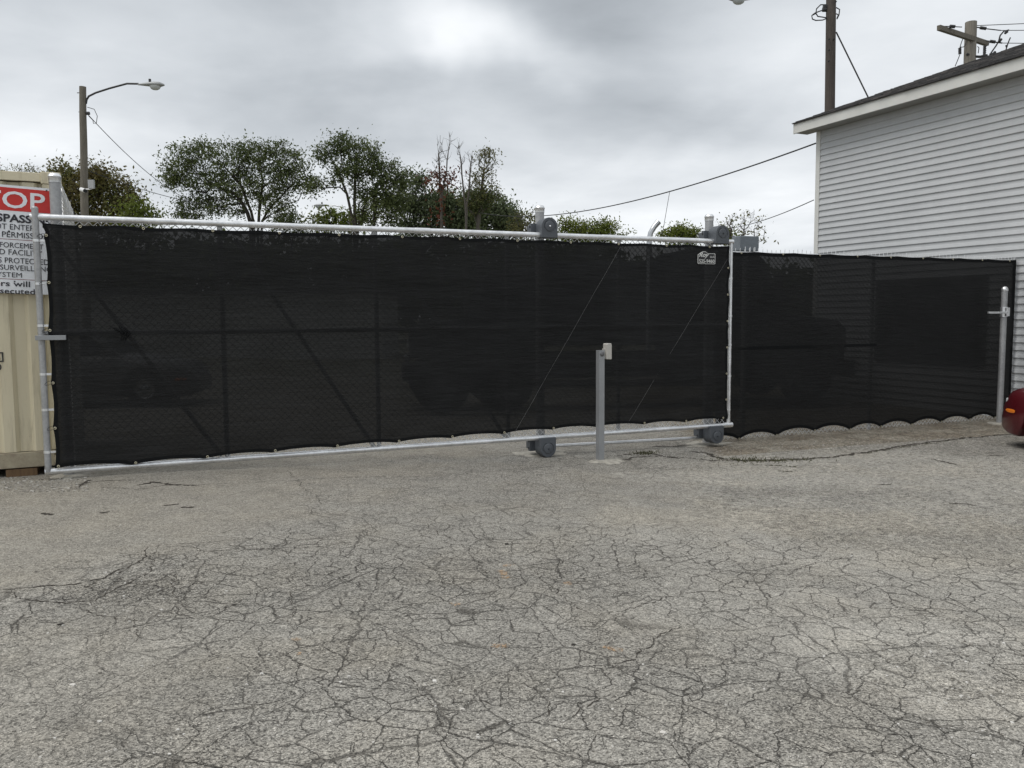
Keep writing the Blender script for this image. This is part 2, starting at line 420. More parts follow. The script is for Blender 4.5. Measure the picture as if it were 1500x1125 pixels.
colf = t.mix(t.math('MULTIPLY', c_all, .78), cc.outputs[0], (.035, .030, .024))
halo = t.math('MULTIPLY', t.mr(e1, 0, .07, .12, 0), t.math('MULTIPLY', A1[0], m1))
colf = t.mix(halo, colf, (.10, .09, .075))
colf = t.mix(t.math('MULTIPLY', farf, .7), colf, (.17, .175, .12))
t.link(colf, t.b.inputs['Base Color']); t.b.inputs['Roughness'].default_value = .88; t.b.inputs['Specular IOR Level'].default_value = .3
h = t.math('ADD', t.math('MULTIPLY', agg, .5), t.math('ADD', t.math('MULTIPLY', med, 1.6), t.math('MULTIPLY', t.math('MULTIPLY', rv, A2[2]), 1.6)))
h = t.math('SUBTRACT', h, t.math('MULTIPLY', c_all, 2.2)); h = t.math('SUBTRACT', h, t.math('MULTIPLY', pits, .8)); h = t.math('ADD', h, t.math('MULTIPLY', t.math('MAXIMUM', peb, peb2), .6))
t.link(t.bump(h, .9, .009), t.b.inputs['Normal'])
gm.materials.append(m)

# ------------------------------------------------------------------ named cracks and stains, lying on the paving
CRACKM = simple('crack_dirt', (.042, .035, .027), .95, 0, .5, 30)
MOSS = simple('moss', (.055, .055, .02), .95, 0, .6, 25, .5, 60)
def gheight(x, y):
    i = np.clip(np.searchsorted(xs, x) - 1, 0, nx - 2); j = np.clip(np.searchsorted(ys, y) - 1, 0, ny - 2)
    fx = (x - xs[i]) / (xs[i + 1] - xs[i]); fy = (y - ys[j]) / (ys[j + 1] - ys[j])
    return float((GZ[j, i] * (1 - fx) + GZ[j, i + 1] * fx) * (1 - fy) + (GZ[j + 1, i] * (1 - fx) + GZ[j + 1, i + 1] * fx) * fy)
def ribbon(mb, pxs, wd, lift=.003, jag=.018, step=.02, gap=0.0):
    P = [on_ground(*p) for p in pxs]; pts = []
    for a, b in zip(P[:-1], P[1:]):
        n = max(1, int((b - a).length / step))
        for k_ in range(n): pts.append(a.lerp(b, k_ / n))
    pts.append(P[-1]); n = len(pts); off = 0; out = []
    for i, p in enumerate(pts):
        off = off * .82 + random.gauss(0, jag * .5)
        d = (pts[min(i + 1, n - 1)] - pts[max(i - 1, 0)]); nr = Vector((-d.y, d.x, 0)); nr = nr.normalized() if nr.length > 1e-6 else Vector((0, 1, 0))
        tw = min(1, i / 6, (n - 1 - i) / 6) if n > 12 else 1
        ww = wd * (.35 + 1.1 * random.random() ** 1.4) * max(tw, .08)
        c = p + nr * off; ww *= .8; out.append((c + nr * ww / 2, c - nr * ww / 2))
    vs = []; 
    for a, b in out:
        for q in (a, b): vs.append((q.x, q.y, gheight(q.x, q.y) + lift))
    fs = []
    for i in range(n - 1):
        if gap and random.random() < gap: continue
        fs.append((2 * i, 2 * i + 1, 2 * i + 3, 2 * i + 2))
    mb.add(vs, fs)
mb = MB()
for pl, wd in (([(-40, 859), (0, 861), (20, 864), (60, 860), (110, 859), (150, 845), (190, 832), (212, 818), (216, 803)], .016),
               ([(-30, 872), (18, 870), (22, 864)], .008), ([(18, 865), (30, 876), (70, 883), (100, 886), (140, 882), (165, 870), (186, 858), (214, 842)], .010),
               ([(98, 886), (102, 893), (135, 898), (160, 905), (185, 909), (230, 908)], .007),
               ([(108, 858), (130, 864), (150, 853), (175, 842), (200, 830)], .010), ([(120, 860), (145, 868), (170, 861), (205, 853), (240, 850)], .008),
               ([(216, 806), (262, 803), (300, 810), (352, 806), (430, 803), (500, 795), (560, 790)], .007), ([(216, 812), (222, 830), (215, 846), (230, 856)], .009),
               ([(205, 803), (245, 800), (300, 796), (330, 793), (420, 780), (470, 772), (520, 770)], .005), ([(160, 845), (185, 852), (216, 838), (240, 832), (300, 828)], .006),
               ([(205, 870), (232, 862), (260, 850), (290, 845)], .006), ([(198, 905), (198, 930), (216, 940), (240, 936), (280, 930)], .006),
               ([(262, 835), (258, 860), (270, 885), (300, 895), (340, 890), (350, 872)], .006), ([(420, 860), (430, 890), (415, 915), (440, 925)], .006)):
    ribbon(mb, pl, wd, gap=.05)
ribbon(mb, [(97, 717), (115, 716), (128, 708), (160, 705), (200, 703)], .02); ribbon(mb, [(118, 711), (132, 704)], .07)
ribbon(mb, [(140, 713), (200, 716), (240, 711), (290, 710), (360, 708), (430, 704), (520, 700), (600, 699), (680, 695), (740, 689), (800, 684), (862, 680)], .011, gap=.12)
ribbon(mb, [(200, 711), (225, 706), (260, 710), (290, 712)], .07, gap=.12)
ribbon(mb, [(885, 679), (930, 670), (965, 668), (1000, 671), (1040, 674), (1075, 675)], .05, gap=.15); ribbon(mb, [(900, 668), (940, 663), (1000, 672)], .09, gap=.3)
ribbon(mb, [(950, 655), (985, 654), (1005, 652), (1030, 651)], .09); ribbon(mb, [(1005, 661), (1030, 664), (1050, 669), (1075, 674), (1110, 674), (1160, 673), (1205, 671), (1262, 664), (1320, 655), (1362, 648), (1420, 641), (1470, 637), (1520, 634)], .085, jag=.03)
for pl in ([(1360, 672), (1390, 678), (1400, 682)], [(1440, 669), (1475, 668)], [(1390, 738), (1430, 740)], [(1280, 712), (1310, 710)], [(1440, 665), (1460, 663)], [(60, 751), (80, 752)], [(145, 751), (160, 750)], [(240, 740), (262, 738)], [(265, 743), (282, 744)]):
    ribbon(mb, pl, .05)
ribbon(mb, [(325, 781), (335, 777), (346, 773)], .006, jag=.002)
for pl in ([(420, 690), (470, 735), (455, 752), (500, 762)], [(620, 765), (680, 800), (700, 830), (735, 860)], [(770, 828), (830, 880), (870, 905)], [(870, 905), (960, 885), (1000, 870), (1090, 865)], [(880, 975), (930, 965), (960, 935), (1010, 912)],
           [(1000, 850), (1060, 838), (1160, 835), (1240, 815)], [(780, 1000), (810, 1050), (825, 1052), (900, 1010)], [(560, 1000), (600, 990), (640, 1030), (700, 1025), (760, 1040)]):
    ribbon(mb, pl, .007, gap=.15)
o = part('pavement_cracks', mb, CRACKM, None); o['kind'] = 'structure'
mb = MB()
for pl, wd, gp in (([(1060, 671), (1100, 675), (1150, 675), (1200, 673)], .06, .4), ([(1100, 680), (1140, 683), (1180, 685)], .05, .5), ([(1130, 690), (1180, 692)], .04, .5), ([(930, 664), (965, 660)], .05, .5), ([(1260, 666), (1320, 657), (1400, 645)], .03, .5)):
    ribbon(mb, pl, wd, .007, gap=gp)
for _ in range(500):      # low weeds rooted in the crack
    px = random.choice([random.gauss(1150, 35), random.gauss(1090, 20), random.gauss(945, 10)]); py = 674 + random.gauss(0, 2.5) if px > 1000 else 664 + random.gauss(0, 1.5)
    p = on_ground(px, py); a = random.uniform(0, 6.28); hh = random.uniform(.008, .035); d = Vector((math.cos(a), math.sin(a), 0)) * .006
    q = p + Vector((random.gauss(0, .012), random.gauss(0, .012), hh)); mb.add([p - d, p + d, q], [(0, 1, 2)])
o = part('moss', mb, MOSS, None); tagit(o, 'dark green moss and low weeds in the pavement crack by the fence', 'moss', kind='stuff')

# worn orange paint marks
m, t = mat('orange_paint_marks')
nz = t.noise(t.pos, 55, 5, .75).outputs[0]
t.b.inputs['Base Color'].default_value = (.50, .32, .17, 1); t.b.inputs['Roughness'].default_value = .8
t.link(t.mr(nz, .46, .60, 0, .7), t.b.inputs['Alpha'])
PAINT = m
mb = MB()
for cx_, cy_, rx, ry, rot in ((736, 840, .035, .075, .3), (745, 829, .06, .025, .5), (741, 848, .03, .03, 0), (668, 886, .035, .025, 0), (832, 857, .03, .035, 0), (903, 953, .045, .025, -.3), (890, 949, .03, .02, 0), (435, 938, .03, .03, 0), (437, 960, .02, .02, 0), (733, 945, .05, .03, .3)):
    c = on_ground(cx_, cy_); vs = []
    for k_ in range(16):
        a = k_ / 16 * 6.283; rr = random.uniform(.6, 1.25); x = rx * math.cos(a) * rr; y = ry * math.sin(a) * rr
        q = (c.x + x * math.cos(rot) - y * math.sin(rot), c.y + x * math.sin(rot) + y * math.cos(rot)); vs.append((q[0], q[1], gheight(*q) + .005))
    mb.add(vs, [tuple(range(16))])
o = part('paint_marks', mb, PAINT, None); o['kind'] = 'structure'

# loose stones
m, t = mat('loose_stone')
t.link(t.ramp(t.rnd, [(0, (.14, .13, .11)), (.35, (.27, .25, .22)), (.7, (.42, .40, .36)), (1, (.66, .64, .60))]), t.b.inputs['Base Color']); t.b.inputs['Roughness'].default_value = .9
STONE = m
def stone(mb, c, r):
    a0 = random.uniform(0, 6.28); vs = []
    for (zz_, rr, n) in ((0, 1.0, 5), (.55, .8, 5)):
        for k_ in range(n): 
            a = a0 + zz_ + k_ / n * 6.283; q = rr * random.uniform(.7, 1.2) * r
            vs.append((c.x + math.cos(a) * q, c.y + math.sin(a) * q * .8, c.z - r * .15 + zz_ * r * random.uniform(.8, 1.2)))
    mb.add(vs, [(5, 6, 7, 8, 9)] + [(k_, (k_ + 1) % 5, (k_ + 1) % 5 + 5, k_ + 5) for k_ in range(5)])
mb = MB()
for _ in range(5200):
    zone = random.random()
    if zone < .5: p = on_ground(random.uniform(-40, 1540), random.uniform(760, 1140))
    elif zone < .72: p = on_ground(random.gauss(1400, 90), random.gauss(980, 55))
    elif zone < .9: p = on_ground(random.uniform(1000, 1500), random.uniform(675, 800))
    else: p = on_ground(random.gauss(200, 60), random.gauss(865, 25))
    if p.y > 15 or p.y < 1: continue
    p.z = gheight(p.x, p.y)
    stone(mb, p, min(.014, max(.0018, random.lognormvariate(-5.6, .5))))
for _ in range(500):
    p = on_ground(random.uniform(-30, 130), random.uniform(697, 720)); p.z = gheight(p.x, p.y); stone(mb, p, random.uniform(.004, .016))
for _ in range(900):
    px = random.uniform(880, 1450); p = on_ground(px, 668 - (px - 880) * .045 + abs(random.gauss(0, 5)) * random.choice((-1, 1))); p.z = gheight(p.x, p.y); stone(mb, p, random.uniform(.004, .013))
o = part('loose_gravel', mb, STONE, None); tagit(o, 'loose grey and tan gravel bits scattered over the cracked pavement', 'gravel', kind='stuff')
WST = simple('pale_stone', (.62, .59, .54), .85); DST = simple('dark_stone', (.04, .036, .03), .85)
for (px, py, r, mt, lab) in ((970, 1073, .017, WST, 'white pebble at the bottom of the picture right of centre'), (677, 1038, .016, WST, 'pale grey pebble in the foreground below the orange paint mark'), (106, 1004, .017, WST, 'white pebble on the smooth asphalt at lower left'),
                          (88, 915, .017, DST, 'black pebble below the long crack at lower left'), (840, 945, .015, DST, 'black pebble left of the lowest orange paint mark'), (742, 798, .02, DST, 'black pebble on the asphalt above the curved orange paint mark')):
    mb = MB(); p = on_ground(px, py); p.z = gheight(p.x, p.y); stone(mb, Vector((0, 0, 0)), r)
    o = part('pebble', mb, mt, None); o.location = p; tagit(o, lab, 'pebble', 'single larger pebbles')

# ------------------------------------------------------------------ windscreen cloth (see-through weave)
def screen_mat(name, T, c):
    m, t = mat(name)
    n = t.noise(t.pos, 1.6, 5, .6).outputs[0]
    mp = t.new('ShaderNodeMapping'); t.link(t.obj, mp.inputs['Vector']); mp.inputs['Scale'].default_value = (1.2, 1, 60)
    st = t.noise(mp.outputs[0], 3, 3, .6).outputs[0]
    n2 = t.noise(t.pos, 140, 2, .6).outputs[0]
    k = t.math('ADD', t.mr(n, .3, .7, .75, 1.25), t.math('ADD', t.mr(st, .3, .7, -.22, .22), t.mr(n2, .3, .7, -.18, .18)))
    col = t.new('ShaderNodeVectorMath', operation='SCALE'); col.inputs[0].default_value = c; t.link(k, col.inputs['Scale'])
    t.link(col.outputs[0], t.b.inputs['Base Color']); t.b.inputs['Roughness'].default_value = .7; t.b.inputs['Specular IOR Level'].default_value = .22
    mp2 = t.new('ShaderNodeMapping'); t.link(t.obj, mp2.inputs['Vector']); mp2.inputs['Scale'].default_value = (.8, 1, 6)
    t.link(t.bump(t.math('ADD', t.noise(mp2.outputs[0], 4, 5, .6).outputs[0], t.math('MULTIPLY', n2, .12)), .6, .02), t.b.inputs['Normal'])
    tr = t.new('ShaderNodeBsdfTransparent'); tr.inputs[0].default_value = (1, 1, 1, 1)
    mx = t.new('ShaderNodeMixShader'); t.link(t.mr(t.math('ADD', st, n2), .75, 1.25, T * .65, T * 1.35), mx.inputs[0])
    t.link(t.b.outputs[0], mx.inputs[1]); t.link(tr.outputs[0], mx.inputs[2]); t.link(mx.outputs[0], t.o.inputs['Surface'])
    return m
SCREEN = screen_mat('black_screen_cloth', .030, (.0100, .0103, .0106))
HEM = simple('screen_hem', (.0105, .0112, .0118), .85, 0, .2, spec=.1)

def zigzag(mb, u0, u1, v0, v1, a=.04, r=.0036, back=0, tips=0, y_tip=0):
    """woven wire: one flattened 3-sided strand per column, local x,z plane"""
    nc = int((u1 - u0) / a); ns = int((v1 - v0) / a); V = []; Fc = []
    for c in range(nc):
        x0 = u0 + c * a; pts = []
        for k_ in range(ns + 1):
            s = (k_ + c) % 2
            pts.append((x0 + (a if s else 0) , back + (.003 if s else -.003), v0 + k_ * a))
        if tips:
            x, y, z = pts[-1]; pts.append((x + (.006 if c % 2 else -.004), y, z + tips * random.uniform(.75, 1.15)))
        b = len(V)
        for (x, y, z) in pts:
            V += [(x - r, y, z - r * .6), (x + r, y, z - r * .6), (x, y - r, z + r)]
        for k_ in range(len(pts) - 1):
            for j in range(3):
                j2 = (j + 1) % 3; Fc.append((b + k_ * 3 + j, b + k_ * 3 + j2, b + k_ * 3 + 3 + j2, b + k_ * 3 + 3 + j))
    mb.add(V, Fc)

def cloth(u0f, u1f, bot, top, nu, nv, wrinkle):
    """u0f(v), u1f(v) side edges, bot(u), top(u) edges; local x,y,z sheet"""
    mb = MB(); V = []
    for j in range(nv + 1):
        for i in range(nu + 1):
            fu, fv = i / nu, j / nv
            a = u0f(fv); b = u1f(fv); x = a + (b - a) * fu; z = bot(fu) * (1 - fv) + top(fu) * fv
            V.append((x, wrinkle(x, z, fu, fv), z))
    Fc = [(j * (nu + 1) + i, j * (nu + 1) + i + 1, (j + 1) * (nu + 1) + i + 1, (j + 1) * (nu + 1) + i) for j in range(nv) for i in range(nu)]
    mb.add(V, Fc, True); return mb
def grommet_mesh():
    mb = MB(); R1, r2, n, k2 = .010, .0045, 12, 6; V = []
    for i in range(n):
        a = i / n * 6.283
        for j in range(k2):
            b = j / k2 * 6.283; q = R1 + r2 * math.cos(b); V.append((q * math.cos(a), r2 * .6 * math.sin(b), q * math.sin(a)))
    mb.add(V, [(i * k2 + j, i * k2 + (j + 1) % k2, ((i + 1) % n) * k2 + (j + 1) % k2, ((i + 1) % n) * k2 + j) for i in range(n) for j in range(k2)], True)
    return mb.mesh('grommet', BRASS)
GROM = grommet_mesh()
def grommet(parent, x, y, z):
    o = bpy.data.objects.new('grommet', GROM); link(o); o.parent = parent; o.location = (x, y, z); return o

# ================================================================== SLIDING GATE
gate = thing('sliding_gate', 'long steel pipe sliding gate covered in black mesh windscreen, in front of the trees', 'gate', (PL.x, PL.y, GZ0), ANG)
L = GLEN
def pipe(name, a, b, r, material=GALV, parent=gate, n=14):
    mb = MB(); mb.tube([a, b], r, n); return part(name, mb, material, parent)
# rails with sleeved joints
mb = MB(); mb.tube([(-.045, 0, GH), (L + .03, 0, GH)], .031, 16)
for u_ in (1.15, 3.9, 6.35): mb.tube([(u_ - .09, 0, GH), (u_ + .09, 0, GH)], .0335, 16)
part('top_rail', mb, GALV, gate)
mb = MB(); mb.tube([(-.02, 0, 0), (L + .05, 0, 0)], .031, 16); mb.tube([(.88, 0, 0), (.89, 0, 0)], .0335, 16); mb.tube([(-.03, 0, 0), (.085, 0, 0)], .036, 16); mb.tube([(L - .08, 0, 0), (L + .055, 0, 0)], .036, 16)
part('bottom_rail', mb, GALV, gate)
mb = MB(); mb.tube([(0, -.012, 0), (0, -.012, GH + .085)], .031, 16); mb.tube([(0, -.012, GH + .085), (0, -.012, GH + .098)], [.031, .02], 16); part('upright', mb, GALV_D, gate)
mb = MB(); mb.tube([(L, 0, .02), (L, 0, GH)], .025, 14); part('upright', mb, GALV, gate)
MIDV = G_uv(300, 486)[1] - GZ0
pipe('mid_rail', (0, .03, MIDV), (L, .03, MIDV), .027, GALV_D)
for px in (327, 553, 745, 908):
    u_ = G_uv(px, 480)[0]; pipe('vertical_brace', (u_, .035, 0), (u_, .035, GH), .027, GALV_D)
for (a, b) in (((74, 345), (325, 668)), ((345, 350), (549, 655)), ((568, 355), (741, 640))):
    ua, va = G_uv(*a); ub, vb = G_uv(*b); pipe('diagonal_brace', (ua, .04, va - GZ0), (ub, .04, vb - GZ0), .024, GALV_D)
for (a, b) in (((906, 362), (752, 632)), ((1062, 380), (915, 622))):
    ua, va = G_uv(*a); ub, vb = G_uv(*b); mb = MB(); nseg = 40
    pts = [(ua + (ub - ua) * k_ / nseg, -.052 - .004 * math.sin(k_ * .4), va - GZ0 + (vb - va) * k_ / nseg) for k_ in range(nseg + 1)]
    mb.tube(pts, .0022, 5); part('truss_cable', mb, simple('dull_cable', (.10, .10, .10), .6, .3, .5, 60), gate)
mb = MB(); zigzag(mb, .10, L - .04, .03, GH - .025, .04); part('chain_link_mesh', mb, WIRE, gate, kind='stuff')
# tension bar and bands
mb = MB(); mb.box(.088, .106, -.009, -.002, .04, GH - .05); part('tension_bar', mb, GALV, gate)
for v_ in [ (G_uv(68, y_)[1] - GZ0) for y_ in (353, 416, 477, 548, 600, 662)]:
    mb = MB(); mb.tube([(0, -.012, v_ - .012), (0, -.012, v_ + .012)], .0345, 14); mb.box(.03, .108, -.030, -.014, v_ - .011, v_ + .011); part('tension_band', mb, GALV, gate, bev=.001)
for y_ in (408, 463, 505, 551, 600):
    v_ = G_uv(1070, y_)[1] - GZ0; mb = MB(); mb.tube([(L, 0, v_ - .013), (L, 0, v_ + .013)], .029, 14); mb.box(L - .07, L - .025, -.02, -.008, v_ - .01, v_ + .01); part('tension_band', mb, GALV, gate)
# latch bar
ua, va = G_uv(52, 495, -.06); ub, vb = G_uv(97, 495, -.06)
mb = MB(); mb.box(ua, ub, -.095, -.047, va - GZ0 - .023, va - GZ0 + .023); part('latch_bar', mb, TUBE, gate, bev=.003)
# screen cloth
NS = 12
top_g = [G_uv(px, 330)[0] for px in (118, 210, 311, 408, 495, 587, 671, 755, 833, 903, 973, 1036)]
bot_px = [(86, 684), (199, 679), (304, 670), (403, 661), (494, 654), (584, 647), (662, 640.5), (738, 634.5), (810, 628), (873, 624), (943, 620.5), (1004, 617.5), (1058, 613)]
bot_g = [(G_uv(*p, -.04)[0], G_uv(*p, -.04)[1] - GZ0) for p in bot_px]
left_px = [(64, 330), (66, 345), (70, 414), (71.5, 484), (76, 561), (79, 627), (82, 688)]
left_g = [(G_uv(*p, -.04)[1] - GZ0, G_uv(*p, -.04)[0]) for p in left_px][::-1]
def interp_scallop(x, pts, depth):
    if x <= pts[0][0]: return pts[0][1]
    for (a, va_), (b, vb_) in zip(pts[:-1], pts[1:]):
        if x <= b:
            f = (x - a) / (b - a); return va_ + (vb_ - va_) * f + depth * (4 * f * (1 - f)) ** .8
    return pts[-1][1]
sm_top = GH - .062
def g_bot(fu): x = fu * L; return interp_scallop(.1 + fu * (L - .15), bot_g, .028) - .012
def g_left(fv): return interp_scallop(.02 + fv * (GH - .06), left_g, .018) - .01
def g_right(fv): return L - .055 - .012 * math.sin(fv * 7 * math.pi) ** 2 + .006 * math.sin(fv * 31)
def g_top(fu): return sm_top - .012 * abs(math.sin(fu * NS * math.pi)) 
def g_wr(x, z, fu, fv):
    y = -.042
    y += .010 * math.sin(x * 2.3 + z * 1.1) * math.sin(z * 2.9 + .7 * x)
    y += .008 * (fbm(np.array([x * .6]), np.array([z * 4.5]), 1.7, 31, 3)[0] - .5) * 2
    y += -.012 * math.exp(-((z - MIDV - .0 + .012 * math.sin(x * 1.7)) / .022) ** 2) * (.5 + .5 * math.sin(x * 3.1 + 1) * math.sin(x * 7.7))
    y += -.006 * math.exp(-((fv - .985) / .02) ** 2) * math.sin(x * 11) - .008 * math.exp(-((fv - .02) / .03) ** 2) * math.sin(x * 8.6)
    return min(y, -.028)
scr = part('windscreen', cloth(g_left, g_right, g_bot, g_top, 320, 90, g_wr), SCREEN, gate)
hm = MB(); N_ = 320      # doubled hems make the edge darker
def hemstrip(fa, fb, along, n=200):
    V = []
    for i in range(n + 1):
        V += [fa(i / n), fb(i / n)]
    hm.add(V, [(2 * i, 2 * i + 1, 2 * i + 3, 2 * i + 2) for i in range(n)], True)
def gx(fu, fv): return g_left(fv) + (g_right(fv) - g_left(fv)) * fu
def edge_pt(fu, fv, dz=0, dx=0):
    x = gx(fu, fv); z = g_bot(fu) * (1 - fv) + g_top(fu) * fv; return (x + dx, g_wr(x, z, fu, fv) - .002, z + dz)
hemstrip(lambda f: edge_pt(f, 1, -.035), lambda f: edge_pt(f, 1), 0, 320); hemstrip(lambda f: edge_pt(f, 0), lambda f: edge_pt(f, 0, .035), 0, 320)
hemstrip(lambda f: edge_pt(0, f), lambda f: edge_pt(0, f, 0, .035), 0, 120); hemstrip(lambda f: edge_pt(1, f, 0, -.035), lambda f: edge_pt(1, f), 0, 120)
sub('hem', hm, HEM, scr)
for u_ in top_g: grommet(gate, u_, -.060, sm_top - .022)
for (u_, v_) in bot_g: grommet(gate, u_, -.062, v_ + .010)
for (v_, u_) in left_g[1:-1]: grommet(gate, u_ + .012, -.060, v_)
for k_ in range(1, 7): grommet(gate, L - .085, -.058, GH * k_ / 7)
# zip ties
mb = MB()
for (v_, u_) in left_g[1:-1]:
    pts = [(u_ * .5 + .012 + (u_ * .5 + .0) * math.cos(a), -.05 + .02 * math.sin(a), v_ + .02 * math.sin(a + .6)) for a in [k_ / 12 * 6.283 for k_ in range(13)]]
    mb.tube(pts, .002, 4)
part('cable_tie', mb, BLACK, gate, kind='stuff')
# fold of extra cloth over the mid rail at left (dark bundle)
mb = MB()
ua, va = G_uv(180, 487)
for k_ in range(3): mb.tube([(ua - .08 + .05 * k_, -.05, va - GZ0 + .05), (ua + .0 + .03 * k_, -.058, va - GZ0), (ua - .02 + .02 * k_, -.05, va - GZ0 - .08)], [.006, .012, .004], 6)
part('cloth_fold', mb, HEM, gate)

# roller covers: arched housings on the gate line
def roller(name, px, up_, label, postu):
    u_ = G_uv(px, 480)[0]; wd, hh = .108, .245
    zb = (GH - .036) if up_ else .004
    r_ = thing(name, label, 'roller cover', tuple(Gp(u_, 0, GZ0 + zb)), ANG, 'roller covers on the gate posts')
    s = 1 if up_ else -1
    poly = [(-wd, 0), (wd, 0)] + [(wd * math.cos(a), s * (hh - wd + wd * math.sin(a))) for a in [k_ * math.pi / 18 for k_ in range(19)]]
    mb = MB(); mb.prism(poly if up_ else poly[::-1], -.075, .11); part('housing', mb, GREYP, r_, bev=.006)
    T = Matrix.Rotation(R(90), 4, 'X'); c = (0, -.0755, s * (hh - wd))
    mb = MB(); mb.lathe([(.062, 0), (.062, .006), (.056, .008), (.0, .008)], 28, c, T); fp = part('raised_disc', mb, GREYP, r_)
    for a0 in ((R(110), R(200)), (R(-20), R(70))):
        mb = MB(); V = []
        for k_ in range(13):
            a = a0[0] + (a0[1] - a0[0]) * k_ / 12
            for rr in (.070, .079): V.append((rr * math.cos(a), -.0762, s * (hh - wd) + rr * math.sin(a)))
        mb.add(V, [(2 * i, 2 * i + 1, 2 * i + 3, 2 * i + 2) for i in range(12)]); part('slot', mb, GREYPD, r_)
    mb = MB(); mb.lathe([(.012, 0), (.012, .007), (.007, .012), (0, .012)], 10, (0, -.0835, s * (hh - wd)), T); part('centre_bolt', mb, GALV if px < 820 and up_ else GREYPD, r_)
    mb = MB(); z0, z1 = sorted((s * .02, s * (hh - .06)))
    mb.box(-wd * .55 - .11, wd * .3, .112, .17, z0, z1); mb.box(-wd * .5 - .10, -wd * .5 - .05, .17, .26, z0 + .02, z1 - .02); part('mounting_bracket', mb, GREYP, r_, bev=.004)
    for zz_ in (z0 + .04, z1 - .04):
        mb = MB(); mb.tube([(-wd * .55 - .12, .14, zz_), (-wd * .55 - .09, .14, zz_)], .013, 6); part('bolt', mb, DARK, r_)
roller('roller_cover', 802, True, 'grey arched roller cover on the gate top rail, left of the other upper one', 0)
roller('roller_cover', 1052, True, 'grey arched roller cover on the gate top rail at its right end', 0)
roller('roller_cover', 799, False, 'grey roller cover under the gate bottom rail, left of the card reader post', 0)
roller('roller_cover', 1048, False, 'grey roller cover under the right end of the gate bottom rail', 0)

def footing(parent, rx, ry, seed, z=0, cx_=0, cy_=0):
    mb = MB(); random.seed(seed); n = 26; rs = [random.uniform(.65, 1.25) for _ in range(n)]; V = []
    for ring, (f, hz) in enumerate(((1.0, -.01), (.82, .010), (.45, .017), (0.02, .02))):
        for k_ in range(n):
            a = k_ / n * 6.283; q = f * rs[k_]; V.append((cx_ + rx * q * math.cos(a), cy_ + ry * q * math.sin(a), z + hz + random.uniform(-.002, .002)))
    mb.add(V, [(j * n + k_, j * n + (k_ + 1) % n, (j + 1) * n + (k_ + 1) % n, (j + 1) * n + k_) for j in range(3) for k_ in range(n)], True)
    return part('concrete_footing', mb, CONC, parent)
def round_post(label, base, top, r, cap='flat', group=None, mt=GALV_D, foot=(.3, .3), seed=1, name='steel_post'):
    t_ = thing(name, label, 'post', base, ANG, group); H = top - base[2]
    mb = MB(); mb.tube([(0, 0, -.2), (0, 0, H - .05)], r, 20); part('pole', mb, mt, t_)
    mb = MB()
    if cap == 'flat': mb.lathe([(r + .004, H - .09), (r + .006, H - .045), (r + .009, H - .04), (r + .009, H - .030)], 20); mb.lathe([(r + .009, H - .0299), (r + .004, H - .022), (r * .93, H - .006), (r * .7, H), (0, H + .002)], 20)
    else: mb.lathe([(r + .003, H - .07), (r + .006, H - .05), (r + .005, H - .035), (r * .9, H - .015), (r * .55, H), (0, H + .008)], 20)
    part('cap', mb, GALV, t_)
    footing(t_, foot[0], foot[1], seed, 0)
    return t_
def post_at(pxt, pyt, back, pybase):
    h = plane_hit(pxt, pyt, Gp(0, back, 0), BK); return h
for (px, pt, lab, sd_) in ((790.5, 301, 'galvanised round gate post with a pale cap, behind the left pair of roller covers', 3), (1039, 314, 'galvanised round gate post behind the right pair of roller covers', 4)):
    h = post_at(px, pt, .27, 0); b = (h.x, h.y, gzf(h.x, h.y)); pt_ = round_post(lab, b, h.z, .056, group='gate roller posts', foot=(.42, .22), seed=sd_)
random.seed(11)
# low pipe tying the two posts
ha = Gp(G_uv(815, 652, .22)[0], .2, 0); hb = Gp(G_uv(1034, 642, .22)[0] , .2, 0)
za = plane_hit(820, 652, Gp(0, .2, 0), BK).z; zb_ = plane_hit(1030, 641, Gp(0, .2, 0), BK).z
tt = thing('post_brace_pipe', 'low horizontal galvanised pipe joining the two gate posts near the ground', 'pipe', (ha.x, ha.y, za), 0)
mb = MB(); a = ha + Vector((0, 0, za)) - U * .25; b = hb + Vector((0, 0, zb_)); mb.tube([a, b], .021, 14); part('pipe', mb, GALV, tt, world=True)
mb = MB(); mb.tube([b - U * .02, b + U * .05], .03, 12); part('end_fitting', mb, GALV_D, tt, world=True)

# logo plaque hanging on the screen
P0 = [G_uv(px, py, -.07) for px, py in ((1022.5, 368), (1048, 387))]
pu0, pv1 = P0[0]; pu1, pv0 = P0[1]; pw, ph = pu1 - pu0, pv1 - pv0
plq = thing('company_plaque', 'small black and white company plaque on the screen near the gate upper right corner', 'sign', tuple(Gp(pu0, -.062, pv0)), ANG)
PBLACK = simple('plaque_black', (.012, .012, .013), .5); PWHITE = simple('plaque_white', (.62, .62, .60), .5, 0, .05)
outl = [(0, .06), (.03, .0), (.97, 0), (1, .05), (1, .80), (.96, .86), (.56, .86), (.47, .97), (.42, 1), (.27, 1), (.20, .94), (.06, .80), (0, .72)]
mb = MB(); mb.prism([(x * pw, y * ph) for x, y in outl][::1], -.004, .0); part('border', mb, PWHITE, plq)
cxx, cyy = .5, .45
mb = MB(); mb.prism([((cxx + (x - cxx) * .93) * pw, (cyy + (y - cyy) * .90) * ph) for x, y in outl], -.006, -.0045); part('field', mb, PBLACK, plq)
